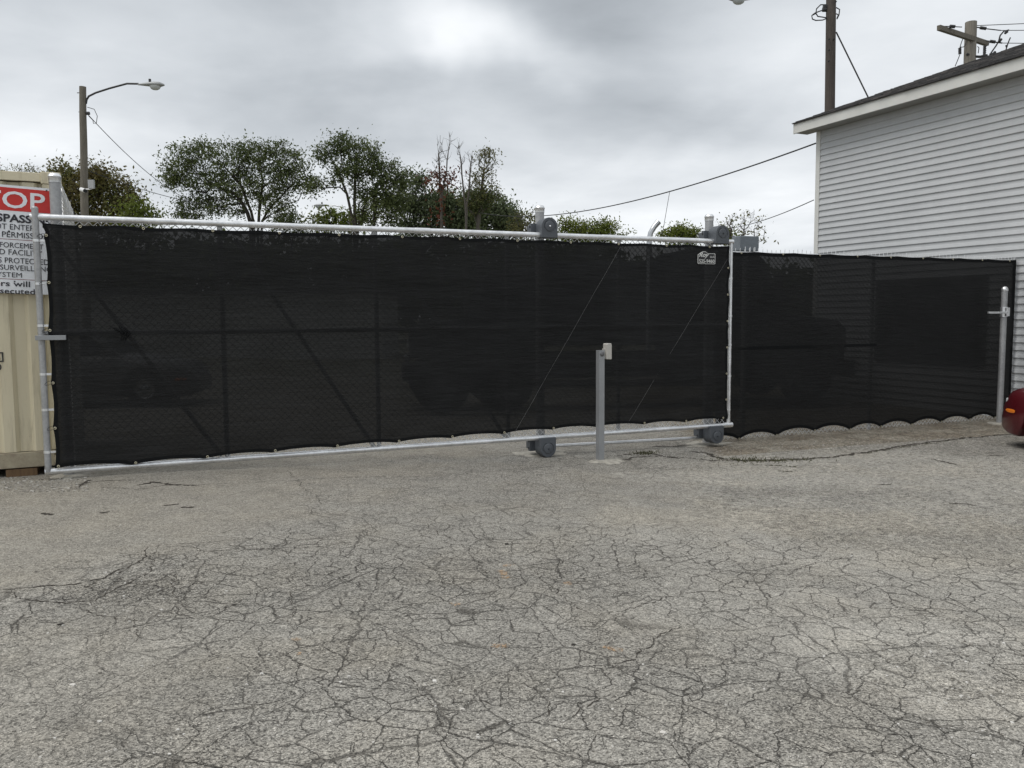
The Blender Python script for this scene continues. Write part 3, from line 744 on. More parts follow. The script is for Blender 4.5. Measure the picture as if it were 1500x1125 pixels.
def text_mesh(s, font_kw=None, shear=0, offset=0):
    cu = bpy.data.curves.new('lettering', 'FONT'); cu.body = s; cu.size = 1; cu.shear = shear; cu.offset = offset; cu.resolution_u = 3; cu.extrude = .002
    ob = bpy.data.objects.new('t', cu); COL.objects.link(ob); bpy.context.view_layer.update()
    dg = bpy.context.evaluated_depsgraph_get(); me = bpy.data.meshes.new_from_object(ob.evaluated_get(dg)); bpy.data.objects.remove(ob); me.name = 'lettering'
    co = np.empty(len(me.vertices) * 3, np.float32); me.vertices.foreach_get('co', co); return me, co.reshape(-1, 3)
def put_text(s, x0, x1, z0, z1, y, material, parent, shear=0, offset=0, sub_=None, depth=.0015, T=None, label=None):
    """fit the string (or the part sub_=(prefix, piece) of it) into the box x0..x1, z0..z1 of the parent's x,z plane"""
    me, co = text_mesh(s, shear=shear, offset=offset)
    a, b = co[:, 0].min(), co[:, 0].max(); cap0, cap1 = 0.0, co[:, 1].max()
    if sub_:
        pre, pc = sub_
        _, c1 = text_mesh(pre + pc, offset=offset); b = c1[:, 0].max()
        if pre.strip():
            _, c2 = text_mesh(pc, offset=offset); a = b - (c2[:, 0].max() - c2[:, 0].min())
    lo = co[:, 1].min() if any(ch_ in s for ch_ in 'y') and shear else 0.0
    X = x0 + (co[:, 0] - a) * (x1 - x0) / (b - a); Z = z0 + (co[:, 1] - lo) * (z1 - z0) / (cap1 - lo); Yv = y - co[:, 2] / .002 * depth
    n = np.stack([X, Yv, Z], -1)
    if T is not None: n = np.array([tuple(T @ Vector(p)) for p in n.tolist()])
    me.vertices.foreach_set('co', n.astype(np.float32).ravel()); me.materials.clear(); me.materials.append(material); me.update()
    o = bpy.data.objects.new('lettering', me); link(o); o.parent = parent
    if label: o['label'] = label
    return o
put_text('Roy', .06 * pw, .64 * pw, .44 * ph, .92 * ph, -.0065, PWHITE, plq, shear=.45, offset=.03)
put_text('LLC', .70 * pw, .95 * pw, .52 * ph, .66 * ph, -.0065, PWHITE, plq, offset=.02)
put_text('525-9460', .07 * pw, .94 * pw, .10 * ph, .38 * ph, -.0065, PWHITE, plq, offset=.02)

# ================================================================== FENCE to the right
FB = .36
def F_uv(px, py, back=FB): return G_uv(px, py, back)
fu0 = F_uv(1050, 367)[0]; fu1, ftop = F_uv(1487, 380); ftop0 = F_uv(1090, 367)[1]
FZ0 = gzf(*Gp((fu0 + fu1) / 2, FB, 0)[:2]); ftopm = (ftop + ftop0) / 2
print('fence', fu0, fu1, ftop, ftop0, FZ0)
fence = thing('screened_fence', 'chain link fence with black mesh windscreen running from the gate to the house', 'fence', tuple(Gp(fu0, FB, FZ0)), ANG)
FL = fu1 - fu0; FH = ftopm - FZ0
for px in (1046, 1280, 1485):
    u_ = F_uv(px, 480)[0] - fu0; mb = MB(); mb.tube([(u_, .045, -.2), (u_, .045, FH + (.02 if px > 1400 else -.02))], .03, 12); part('line_post', mb, GALV_D, fence)
mb = MB(); mb.tube([(0, .03, FH - .03), (FL, .03, FH - .03)], .021, 12); part('top_rail', mb, GALV, fence)
mb = MB(); zigzag(mb, 0, FL, .02, FH - .02, .04, .0044, 0, .08); part('chain_link_mesh', mb, WIRE, fence, kind='stuff')
mb = MB(); mb.tube([(0, .01, .05), (FL, .01, .04)], .002, 4); part('tension_wire', mb, WIRE, fence)
fg = [(1024, 648), (1082, 643), (1137, 637.5), (1193, 631), (1245, 629.0), (1290, 625), (1335, 622), (1378, 618), (1420, 614.5), (1456, 612), (1483, 610)]
fgl = [(F_uv(*p, FB - .02)[0] - fu0, F_uv(*p, FB - .02)[1] - FZ0 - .012) for p in fg]
def f_bot(fu): return interp_scallop(fu * FL, fgl, .085)
def f_top(fu): return FH - .012 - .012 * abs(math.sin(fu * 9 * math.pi))
def f_wr(x, z, fu, fv):
    return min(-.016, -.022 + .005 * math.sin(x * 3 + z) * math.sin(z * 3.3) + .003 * (fbm(np.array([x]), np.array([z * 4]), 1.5, 77, 3)[0] - .5) - .006 * math.exp(-((z - 1.35) / .03) ** 2) * math.sin(x * 4))
fs_ = part('windscreen', cloth(lambda v: 0.0, lambda v: FL, f_bot, f_top, 260, 60, f_wr), SCREEN, fence)
hm = MB(); V = []
for i in range(261):
    f = i / 260; x = f * FL
    V += [(x, f_wr(x, f_top(f), f, 1) - .002, f_top(f)), (x, f_wr(x, f_top(f), f, 1) - .002, f_top(f) - .05)]
hm.add(V, [(2 * i, 2 * i + 1, 2 * i + 3, 2 * i + 2) for i in range(260)]); V = []
for i in range(261):
    f = i / 260; x = f * FL
    V += [(x, f_wr(x, f_bot(f), f, 0) - .002, f_bot(f)), (x, f_wr(x, f_bot(f), f, 0) - .002, f_bot(f) + .045)]
hm.add(V, [(2 * i, 2 * i + 1, 2 * i + 3, 2 * i + 2) for i in range(260)])
hm.add([(FL, -.024, f_bot(1)), (FL - .06, -.024, f_bot(.99)), (FL - .06, -.024, FH - .02), (FL, -.024, FH - .02)], [(0, 1, 2, 3)])
u9 = F_uv(1283, 480)[0] - fu0; hm.add([(0, -.026, 1.30), (u9, -.026, 1.305), (u9, -.026, 1.345), (0, -.026, 1.345)], [(0, 1, 2, 3)])
sub('hem', hm, HEM, fs_)
for (u_, v_) in fgl[:-1]: grommet(fence, u_, -.034, v_ + .018)
for px in (1084, 1145, 1199, 1254, 1303, 1350, 1394, 1437, 1477):
    grommet(fence, F_uv(px, 370)[0] - fu0, -.034, FH - .035)

# catch post in front of the fence
h = plane_hit(1472, 420, Gp(0, .02, 0), BK)
cpost = round_post('slim round galvanised catch post with domed cap and side arm, beside the red car', (h.x, h.y, gzf(h.x, h.y)), h.z, .046, 'dome', foot=(.22, .2), seed=9)
ua_, za_ = G_uv(1442, 458, .02); up_, _ = G_uv(1470, 458, .02); dz = za_ - gzf(h.x, h.y)
mb = MB(); mb.box(ua_ - up_, 0, -.075, -.047, dz - .016, dz + .016); part('catch_arm', mb, GALV, cpost, bev=.003)
mb = MB(); mb.tube([(0, 0, dz - .07), (0, 0, dz + .09)], .056, 16); mb.box(-.035, .035, -.08, -.03, dz - .06, dz + .08); part('clamp', mb, GALV, cpost, bev=.004)

# card reader pedestal
b = on_ground(879, 675)
ped = thing('card_reader_post', 'square metal pedestal with a beige card reader box standing in front of the gate', 'card reader', tuple(b), R(24))
ptop = CAMZ + ray(879, 513).z * b.y - b.z
mb = MB(); s_ = .0375
V = []
mb.box(-s_, s_, -s_, -s_ + .004, 0, ptop); mb.box(-s_, s_, s_ - .004, s_, 0, ptop); mb.box(-s_, -s_ + .004, -s_ + .0035, s_ - .0035, 0.001, ptop - .001); mb.box(s_ - .004, s_, -s_ + .0035, s_ - .0035, 0.001, ptop - .001)
part('pole', mb, TUBE, ped)
mb = MB(); mb.box(-s_ + .005, s_ - .005, -s_ + .005, s_ - .005, ptop - .06, ptop - .03); part('end_plug', mb, DARK, ped)
mb = MB(); mb.lathe([(.03, -.0), (.03, .004), (0, .004)], 14, (0.004, -s_ - .001, ptop - .045), Matrix.Rotation(R(90), 4, 'X')); part('knockout', mb, simple('knockout_grey', (.14, .14, .145), .6), ped)
mb = MB(); mb.box(s_, s_ + .025, -.02, .02, ptop - .10, ptop + .02); part('bracket', mb, BEIGEBOX, ped, bev=.002)
mb = MB(); poly = [(s_ + .022, ptop - .11), (s_ + .088, ptop - .112), (s_ + .092, ptop - .10), (s_ + .092, ptop + .06), (s_ + .086, ptop + .082), (s_ + .03, ptop + .082), (s_ + .022, ptop + .07)]
mb.prism(poly, -.055, .04); part('reader_box', mb, BEIGEBOX, ped, bev=.006)
footing(ped, .26, .2, 21, 0, .07, -.03)
random.seed(12)

# grey cabinet just behind the fence
h1 = plane_hit(1078, 346, Gp(0, .9, 0), BK); h2 = plane_hit(1105.5, 363, Gp(0, .9, 0), BK); wd = (h2 - h1).dot(U)
bz = gzf(h1.x, h1.y)
cab = thing('utility_box', 'grey metal box on a post, showing over the fence just right of the gate', 'utility box', tuple(Vector((h1.x, h1.y, bz)) + U * wd / 2), ANG)
mb = MB(); mb.box(-wd / 2, wd / 2, -.1, .1, h2.z - bz - .06, h1.z - bz); part('box', mb, GREYBOX, cab, bev=.012)
mb = MB(); mb.tube([(0, 0, -.1), (0, 0, h2.z - bz - .05)], .04, 12); part('pole', mb, GALV_D, cab)
for x in (-wd * .25, 0, wd * .25):
    mb = MB(); mb.tube([(x, -.11, h2.z - bz - .07), (x, -.11, h2.z - bz + .0)], .009, 8); part('bolt', mb, GALV, cab)

# ================================================================== CONTAINER, corner post, return fence
BEIGE = None
m, t = mat('container_paint')
n = t.noise(t.pos, 1.2, 5, .6).outputs[0]
mp = t.new('ShaderNodeMapping'); t.link(t.pos, mp.inputs['Vector']); mp.inputs['Scale'].default_value = (9, 9, .8)
n2 = t.noise(mp.outputs[0], 2, 5, .7).outputs[0]; n3 = t.noise(t.pos, 22, 5, .7).outputs[0]
c = t.mix(t.mr(n, .3, .7), (.72, .65, .47), (.67, .60, .43)); c = t.mix(t.mr(n2, .52, .72, 0, .5), c, (.34, .29, .19)); c = t.mix(t.mr(n3, .68, .76, 0, .7), c, (.16, .10, .05))
t.link(c, t.b.inputs['Base Color']); t.b.inputs['Roughness'].default_value = .55
BEIGE = m
m, t = mat('container_dirty_rail')
n = t.noise(t.pos, 9, 6, .7).outputs[0]; n3 = t.noise(t.pos, 30, 5, .7).outputs[0]
c = t.mix(t.mr(n, .35, .65), (.44, .39, .28), (.30, .25, .18)); c = t.mix(t.mr(n3, .64, .72, 0, .85), c, (.10, .06, .04)); t.link(c, t.b.inputs['Base Color']); t.b.inputs['Roughness'].default_value = .7
RAILD = m
CB = Gp(-.035, .20, 0)       # provisional; corner found from pixel 88
cdir = Vector((2.24, 1.08, 0)).normalized(); cbk = Vector((-cdir.y, cdir.x, 0))
cc_ = at(88, 253, 8.55); CTOP = cc_.z; cbase = gzf(cc_.x, cc_.y)
cont = thing('shipping_container', 'beige corrugated shipping container at the left edge behind the stop sign', 'container', (cc_.x, cc_.y, cbase), math.atan2(cdir.y, cdir.x))
CH0 = .075; CH1 = CTOP - cbase; CLN, CWD = 6.06, 2.44
print('container height', CH1 - CH0, 'top', CTOP)
def corrug(x0, x1, z0, z1, y, per=.278, dp=.036, axis_='x', sgn=1):
    mb = MB(); x = x0; prof = []
    while x < x1 - 1e-4:
        for (f, d) in ((0, 0), (.36, 0), (.5, 1), (.86, 1)):
            xx = x + f * per
            if xx <= x1: prof.append((xx, d * dp))
        x += per
    prof.append((x1, prof[-1][1])); V = []
    for (a, d) in prof:
        for z in (z0, z1):
            V.append((a, y + sgn * d, z) if axis_ == 'x' else (y - sgn * d, a, z))
    mb.add(V, [(2 * i, 2 * i + 2, 2 * i + 3, 2 * i + 1) for i in range(len(prof) - 1)]); return mb
part('side_panel', corrug(-CLN + .16, -.165, CH0 + .17, CH1 - .11, .035), BEIGE, cont)
part('side_panel', corrug(-CLN + .16, -.165, CH0 + .17, CH1 - .11, CWD - .035, sgn=-1), BEIGE, cont)
part('end_panel', corrug(.16, CWD - .16, CH0 + .17, CH1 - .11, -.03, axis_='y'), BEIGE, cont)
part('end_panel', corrug(.16, CWD - .16, CH0 + .17, CH1 - .11, -CLN + .03, axis_='y', sgn=-1), BEIGE, cont)
mb = MB(); mb.box(-CLN + .1, -.1, .03, CWD - .03, CH1 - .06, CH1 - .02); part('roof', mb, BEIGE, cont)
mb = MB(); mb.box(-CLN + .1, -.1, .05, CWD - .05, CH0 + .10, CH0 + .15); part('floor', mb, RAILD, cont)
for y in (0.012, CWD - .06 - .012):
    mb = MB(); mb.box(-CLN + .175, -.175, y, y + .06, CH1 - .10, CH1 - .012); part('top_rail', mb, BEIGE, cont, bev=.005)
    mb = MB(); mb.box(-CLN + .175, -.175, y, y + .06, CH0 + .01, CH0 + .165); part('bottom_rail', mb, RAILD, cont, bev=.005)
for x in (-.08, -CLN + .02):
    mb = MB(); mb.box(x, x + .06, .16, CWD - .16, CH1 - .10, CH1 - .012); part('top_rail', mb, BEIGE, cont)
    mb = MB(); mb.box(x, x + .06, .16, CWD - .16, CH0 + .01, CH0 + .165); part('bottom_rail', mb, RAILD, cont)
for x in (-.165, -CLN):
    for y in (0.004, CWD - .165):
        mb = MB(); mb.box(x, x + .16, y, y + .16, CH0 + .12, CH1 - .122); part('corner_post', mb, BEIGE, cont, bev=.006)
        for z in (CH0, CH1 - .12):
            cst = MB(); cst.box(x - .012, x + .168, y - .006, y + .164, z, z + .12); cst_o = part('corner_casting', cst, RAILD if z < 1 else BEIGE, cont, bev=.008)
            hl = MB(); V = [(x + .08 + .02 * math.cos(a), y - .0075, z + .06 + .032 * math.sin(a)) for a in [k_ / 12 * 6.283 for k_ in range(12)]]; hl.add(V, [tuple(range(12))]); sub('lifting_hole', hl, BLACK, cst_o)
for x in (-.62, -CLN + .3):
    for y in (.02, CWD - .32):
        mb = MB(); mb.box(x, x + .28, y, y + .3, -.02, CH0 - .002); part('timber_block', mb, BLOCKW, cont, bev=.005)
# black stencilled marks on the side
def C_xz(px, py, y=-.004):
    h = plane_hit(px, py, Vector((cc_.x, cc_.y, 0)) + cbk * y, cbk); return (h - cc_).dot(cdir), h.z - cbase
INK = simple('black_ink', (.02, .02, .022), .6)
xa, zb0 = C_xz(-22, 531); xb, zt0 = C_xz(4, 516)
mb = MB()
for (a, b_, c0, d0) in ((xa, xb, zt0 - .012, zt0), (xa, xb, zb0, zb0 + .012), (xa, xa + .012, zb0 + .0121, zt0 - .0121), (xb - .012, xb, zb0 + .0121, zt0 - .0121)): mb.box(a, b_, .026, .034, c0, d0)
part('stencil_frame', mb, INK, cont)
put_text('G', xa + .05, xb - .03, zb0 + .025, zt0 - .025, .032, INK, cont)
x1_, z1_ = C_xz(2, 543); x0_, z2_ = C_xz(-9, 533)
put_text('0', x0_, x1_, z1_, z2_, .032, INK, cont)

# stop sign board fixed to the container side
SP = (-.03); TILT = R(-2.3)
sxr, szt = C_xz(74.5, 276.5, SP); sxl, _ = C_xz(-72, 270, SP); _, szb = C_xz(64, 432, SP)
SW = sxr - sxl; SH = szt - szb
sign = thing('warning_sign', 'red and white stop no trespassing sign mounted on the beige container', 'sign', tuple(Vector((cc_.x, cc_.y, cbase)) + cdir * sxr + cbk * SP + Vector((0, 0, szt))), math.atan2(cdir.y, cdir.x))
TT = Matrix.Rotation(-TILT, 4, 'Y')       # small clockwise tilt about the top right corner
def S_xz(px, py):
    a, b_ = C_xz(px, py, SP); v = TT.inverted() @ Vector((a - sxr, 0, b_ - szt)); return v.x, v.z
SWHITE = simple('sign_white', (.84, .86, .89), .4, 0, .04, 5); SRED = simple('sign_red', (.60, .030, .022), .45, 0, .1, 5)
mb = MB(); mb.box(-SW, 0, 0, .004, -SH, 0, TT); part('board', mb, SWHITE, sign)
zr0 = S_xz(60, 312)[1]
mb = MB(); mb.box(-SW + .012, -.0, -.002, -.0005, zr0, -.024, TT); part('red_field', mb, SRED, sign)
for py in (351.5, 409.5):
    z_ = S_xz(30, py)[1]; mb = MB(); mb.box(-SW + .01, -.01, -.0015, -.0005, z_ - .0025, z_ + .0025, TT); part('rule_line', mb, simple('rule_red', (.22, .04, .05), .5), sign)
SGREY = simple('sign_black', (.022, .022, .03), .5)
for full, pre, pc, xa, xb, yt, yb, off, mt in (
        ('STOP', 'ST', 'OP', 3.2, 66, 281.5, 305.5, .012, SWHITE), ('NO TRESPASSING', 'NO TRE', 'SPASS', -5, 46, 314, 325.2, .03, SGREY),
        ('DO NOT ENTER', 'DO NOT ', 'ENTE', 14.5, 43, 329, 337, 0.0, SGREY), ('WITHOUT PERMISSION', 'WITHOUT ', 'PERMIS', 3, 43, 340, 348, 0.0, SGREY),
        ('LAW ENFORCEMENT', 'LAW EN', 'FORCEM', 0, 42, 355.5, 363, 0.0, SGREY), ('SECURED FACILITY', 'SECURED ', 'FACILI', 12.5, 46, 366, 374, 0.0, SGREY),
        ('AREA IS PROTECTED', 'AREA IS ', 'PROTEC', 7, 50, 378, 386, 0.0, SGREY), ('BY SURVEILLANCE', 'BY ', 'SURVEILL', 0, 50, 388.5, 396, 0.0, SGREY),
        ('SYSTEM', 'SY', 'STEM', 3.5, 32, 399, 406, 0.0, SGREY), ('Violators will', 'Violato', 'rs will', 1.5, 44, 411.5, 419.5, .012, SGREY), ('be prosecuted', 'be pro', 'secuted', 0, 51, 422.5, 430.5, .012, SGREY)):
    X0, Z1 = S_xz(xa, yt); X1, _ = S_xz(xb, yt); _, Z0 = S_xz((xa + xb) / 2, yb); Z1 = S_xz((xa + xb) / 2, yt)[1]
    put_text(full, X0, X1, Z0, Z1, -.0035, mt, sign, offset=off, sub_=(pre, pc), T=TT)
for (px, py) in ((10, 336), (68, 279), (15, 410)):
    x_, z_ = S_xz(px, py); mb = MB(); mb.lathe([(.008, 0), (.008, .004), (0, .006)], 8, (x_, -.002, z_), Matrix.Rotation(R(90), 4, 'X')); part('screw', mb, DARK, sign)

h = plane_hit(79.5, 254, Gp(0, .16, 0), BK)
lp = round_post('thick round galvanised gate post with a flat cap, right of the stop sign', (h.x, h.y, gzf(h.x, h.y)), h.z, .052, foot=(.2, .2), seed=5)
random.seed(13)
rb = thing('chain_link_fence', 'short bare chain link fence running back beside the container from the left post', 'fence', (h.x + .03, h.y + .05, gzf(h.x, h.y)), math.atan2(1, -.47))
RH = 1.6 + (467 - 272) * h.y / F - gzf(h.x, h.y)
mb = MB(); zigzag(mb, 0, 2.4, .04, RH, .04, .0032, 0, .03); part('chain_link_mesh', mb, WIRE, rb, kind='stuff')
mb = MB(); mb.tube([(0, .02, RH - .05), (2.4, .02, RH - .05)], .02, 10); part('top_rail', mb, GALV, rb)
mb = MB(); mb.tube([(2.4, .02, -.1), (2.4, .02, RH)], .03, 12); part('line_post', mb, GALV_D, rb)

# ================================================================== HOUSE
HF = Gp(fu1 + .12, FB, 0)            # foot of the wall beside the fence end
wn_ = BK                              # wall runs along BK
hit = None
HD = ray(197, 468); HD = Vector((HD.x, HD.y, 0)).normalized(); HN = Vector((HD.y, -HD.x, 0)); dcor = ray(1196.5, 300); # wall corner on the pixel column 1196.5
A_ = np.array([[HD.x, -dcor.x], [HD.y, -dcor.y]]); bb = np.array([CAM.x - HF.x, CAM.y - HF.y]); tt_ = np.linalg.solve(A_, bb)
TFAR = tt_[0]; HC = HF + HD * TFAR
HG = -.19
ez = CAMZ + ray(1200, 193).z * HC.y   # soffit level
print('house corner', HC, 'soffit', ez, 'TFAR', TFAR)
house = thing('siding_house', 'pale grey vinyl sided house with white fascia and dark shingle roof on the right', 'house', (HC.x, HC.y, HG), math.atan2(-HD.y, -HD.x))
# local frame: x runs along the wall toward the camera, y points to the house inside?
hx = -HD; hy = Vector((-hx.y, hx.x, 0))   # local y
print('hy', hy)                            # = U direction if positive x
SI = 1 if hy.dot(U) > 0 else -1
HL = TFAR + 5.0; HWD = 15.0; EZ = ez - HG
m, t = mat('vinyl_siding')
n = t.noise(t.pos, .8, 5, .6).outputs[0]; n2 = t.noise(t.pos, 6, 5, .65).outputs[0]
oi = t.new('ShaderNodeObjectInfo')
k = t.math('ADD', t.mr(n, .3, .7, .93, 1.06), t.math('ADD', t.mr(n2, .3, .7, -.035, .035), t.mr(oi.outputs['Random'], 0, 1, -.02, .02)))
c = t.new('ShaderNodeVectorMath', operation='SCALE'); c.inputs[0].default_value = (.50, .51, .515); t.link(k, c.inputs['Scale']); t.link(c.outputs[0], t.b.inputs['Base Color']); t.b.inputs['Roughness'].default_value = .5
mp = t.new('ShaderNodeMapping'); t.link(t.obj, mp.inputs['Vector']); mp.inputs['Scale'].default_value = (1, 8, 30); t.link(t.bump(t.noise(mp.outputs[0], 3, 3, .6).outputs[0], .12, .01), t.b.inputs['Normal'])
SIDING = m
TRIM = simple('white_trim', (.66, .655, .62), .5, 0, .06, 3); SOFF = simple('soffit_grey', (.36, .355, .33), .7, 0, .06)
STEP = .1305
npl = int(EZ / STEP) + 1
o_sgn = -SI
mb = MB()
def prof_plank(L_, T=None):
    mb = MB(); a, b_ = .07, L_ - .07
    # cross-section in (y,z): lapped board, bottom edge 20 mm proud with a shadow lip
    ps = [(0, STEP + .006), (.004, STEP + .004), (.009, STEP * .52), (.014, STEP * .50), (.026, .007), (.024, 0.0), (.006, .002), (0, .0)]
    V = []
    for x in (a, b_):
        for (d, z) in ps: V.append((x, o_sgn * d, z))
    n = len(ps); mb.add(V, [(i, (i + 1) % n, n + (i + 1) % n, n + i) for i in range(n)] + [tuple(range(n))[::-1], tuple(range(n, 2 * n))])
    return mb
core = MB(); core.box(0, HL, *(sorted((SI * .001, SI * HWD))), 0, EZ + .05); part('wall', core, SIDING, house)
# a simple gable fill at both ends
PIT = None
pm = prof_plank(HL).mesh('siding_plank', SIDING)
for k_ in range(npl):
    z = k_ * STEP
    if z + STEP > EZ + .01: break
    o = bpy.data.objects.new('siding_plank', pm); link(o); o.parent = house; o.location = (0, 0, z)
mb = MB(); mb.box(-.03, .085, *(sorted((o_sgn * .001, o_sgn * .032))), 0, EZ - .003); part('corner_trim', mb, TRIM, house, bev=.003)
mb = MB(); mb.box(HL - .085, HL + .03, *(sorted((o_sgn * .001, o_sgn * .032))), 0, EZ - .003); part('corner_trim', mb, TRIM, house)
# dark window seen through the screen
def H_xz(px, py):
    h = plane_hit(px, py, HC, HN); return (h - HC).dot(hx), h.z - HG
wx0, wz1 = H_xz(1290, 415); wx1, wz0 = H_xz(1440, 531); wz1b = H_xz(1440, 408)[1]; wz1 = (wz1 + wz1b) / 2
GLASSD = simple('dark_window_glass', (.012, .013, .015), .12)
win = MB(); win.box(wx0, wx1, *(sorted((o_sgn * .026, o_sgn * .045))), wz0, wz1); wo = part('window', win, GLASSD, house)
fr = MB()
for (a, b_, c0, d0) in ((wx0 - .06, wx1 + .06, wz1, wz1 + .06), (wx0 - .06, wx1 + .06, wz0 - .06, wz0), (wx0 - .06, wx0, wz0 + .001, wz1 - .001), (wx1, wx1 + .06, wz0 + .001, wz1 - .001)): fr.box(a, b_, *(sorted((o_sgn * .024, o_sgn * .06))), c0, d0)
sub('frame', fr, simple('dark_frame', (.06, .06, .06), .5), wo)
# eave: soffit, fascia, roof
OV = .40; END = .33
c1 = HC - HN * OV
fz0 = CAMZ + ray(1165, 197).z * (c1.y + .3) - HG; fz1 = CAMZ + ray(1162, 182).z * (c1.y + .3) - HG
print('fascia', fz0, fz1, EZ)
mb = MB(); mb.box(-END, HL + END, *(sorted((-SI * (OV - .022), SI * .0))), EZ + .001, EZ + .02); part('soffit', mb, SOFF, house)
mb = MB(); mb.box(-END, HL + END, *(sorted((-SI * (OV - .02), -SI * OV))), EZ - .012, fz1); part('fascia', mb, TRIM, house, bev=.003)
TP = math.tan(R(19.3)); RW = 7.9
ridge_s = RW; 
Zr = lambda s: fz1 + (s + OV) * TP
def roofpoly(s0, s1, zoff0, zoff1): return None
mb = MB()
V = []
for x in (-END, HL + END):
    for (s, dz) in ((-OV, -.0), (RW, 0), (2 * RW + OV, None), (RW, -.16), (-OV, -.02)): pass
def slab(x0, x1, off0, off1, s0=-OV - .03):
    mb = MB(); V = []
    s2 = 2 * RW + .03 + OV
    for x in (x0, x1):
        V += [(x, SI * s0, Zr(s0) + off0), (x, SI * RW, Zr(RW) + off0), (x, SI * s2, Zr(s0) + off0), (x, SI * s0, Zr(s0) + off1), (x, SI * RW, Zr(RW) + off1), (x, SI * s2, Zr(s0) + off1)]
    F_ = [(0, 1, 7, 6), (1, 2, 8, 7), (3, 9, 10, 4), (4, 10, 11, 5), (0, 6, 9, 3), (2, 5, 11, 8), (0, 3, 4, 1), (1, 4, 5, 2), (6, 7, 10, 9), (7, 8, 11, 10)]
    mb.add(V, F_); return mb
m, t = mat('roof_shingle')
n = t.noise(t.pos, 40, 4, .7).outputs[0]; n2 = t.noise(t.pos, 2.5, 4, .6).outputs[0]
c = t.ramp(t.rnd, [(0, (.018, .018, .020)), (.45, (.040, .040, .042)), (.8, (.075, .074, .074)), (1, (.14, .12, .11))]); c = t.mix(t.mr(n, .35, .7, 0, .5), c, (.10, .095, .09)); c = t.mix(t.mr(n2, .4, .7, 0, .35), c, (.03, .03, .03))
t.link(c, t.b.inputs['Base Color']); t.b.inputs['Roughness'].default_value = .95; t.link(t.bump(n, .7, .01), t.b.inputs['Normal'])
SHING = m
roof = part('roof', slab(-END + .002, HL + END - .002, .0, .02), SHING, house)
sh = MB(); random.seed(5); srow = -OV - .045; ex = .13
cs_, sn_ = math.cos(R(19.3)), math.sin(R(19.3)); row = 0
while srow < RW:
    x = -END - .01 - random.random() * .2
    while x < HL + END + .01:
        wl = random.uniform(.12, .32); a, b_ = max(x, -END - .015), min(x + wl - .004, HL + END + .015); th = random.choice((.008, .010, .018, .022))
        if b_ > a:
            s1 = srow + random.uniform(-.008, .008); s2 = srow + ex * cs_ + .05; zb1 = Zr(s1) + .021; zb2 = Zr(s2) + .021
            sh.add([(a, SI * s1, zb1), (b_, SI * s1, zb1), (b_, SI * s1, zb1 + th + .004), (a, SI * s1, zb1 + th + .004), (a, SI * s2, zb2 + .001), (b_, SI * s2, zb2 + .001)], [(0, 1, 2, 3), (3, 2, 5, 4), (0, 3, 4), (1, 5, 2)])
        x += wl
    srow += ex * cs_; row += 1
sub('shingles', sh, SHING, roof, kind='stuff')
mb = MB()
for x in (-END, HL + END - .02):          # rake boards and gable fill
    poly = [(-OV, fz0), (-OV, Zr(-OV) - .002), (RW, Zr(RW) - .002), (2 * RW + OV, Zr(-OV) - .002), (2 * RW + OV, fz0), (RW, Zr(RW) - .26)]
    V = [(x, SI * s, z) for s, z in poly] + [(x + .02, SI * s, z) for s, z in poly]; n = 6
    mb.add(V, [(0, 1, 2, 5), (5, 2, 3, 4), (6, 11, 8, 7), (11, 10, 9, 8)] + [(i, (i + 1) % n, n + (i + 1) % n, n + i) for i in range(n)])
part('rake_board', mb, TRIM, house)
mb = MB()
for x in (0.0, HL): 
    V = [(x + d, SI * s, z) for d in (-.006, .006) for s, z in ((0, EZ + .05), (RW, Zr(RW) - .05), (15.0, EZ + .3))]
    mb.add(V, [(0, 1, 2), (3, 5, 4), (0, 3, 4, 1), (1, 4, 5, 2)])
part('gable_wall', mb, SIDING, house)

# ================================================================== POLES, LAMPS AND WIRES
LENS = simple('lamp_lens', (.5, .52, .52), .25); HEADM = simple('lamp_housing', (.33, .34, .34), .5, .2)
CABLE = simple('cable_black', (.03, .03, .03), .7)
def sag(a, b, s, n=24): return [a.lerp(b, k_ / n) + Vector((0, 0, -s * 4 * (k_ / n) * (1 - k_ / n))) for k_ in range(n + 1)]
def lamp_head(parent, p, sgn, size=1.0):
    """cobra head, p = tip of the arm, pointing along x*sgn"""
    hd = MB(); Lh = .95 * size
    st = [(0, .035, .035), (.12, .06, .05), (.35, .12, .085), (.6, .17, .11), (.82, .15, .10), (.95, .07, .05), (1.0, .01, .01)]
    V = []; n = 14
    for (f, wy, hz) in st:
        for k_ in range(n):
            a = k_ / n * 6.283; zz_ = math.sin(a); V.append(p + Vector((sgn * f * Lh, wy * size * math.cos(a), hz * size * (zz_ if zz_ > 0 else zz_ * .55) - .02 * f)))
    hd.add(V, [(i * n + k_, i * n + (k_ + 1) % n, (i + 1) * n + (k_ + 1) % n, (i + 1) * n + k_) for i in range(len(st) - 1) for k_ in range(n)], True)
    ho = part('lamp_head', hd, HEADM, parent, world=True)
    ln = MB(); T = Matrix.Diagonal((1.35, 1, 1, 1)); ln.lathe([(.145 * size, 0), (.14 * size, -.05 * size), (.11 * size, -.11 * size), (.06 * size, -.145 * size), (0, -.155 * size)], 16, p + Vector((sgn * .64 * Lh, 0, -.04 * size)), T); sub('lens', ln, LENS, ho, world=True)
    pc = MB(); pc.tube([p + Vector((sgn * .45 * Lh, 0, .08 * size)), p + Vector((sgn * .45 * Lh, 0, .19 * size))], .045 * size, 10); sub('photocell', pc, DARK, ho, world=True)
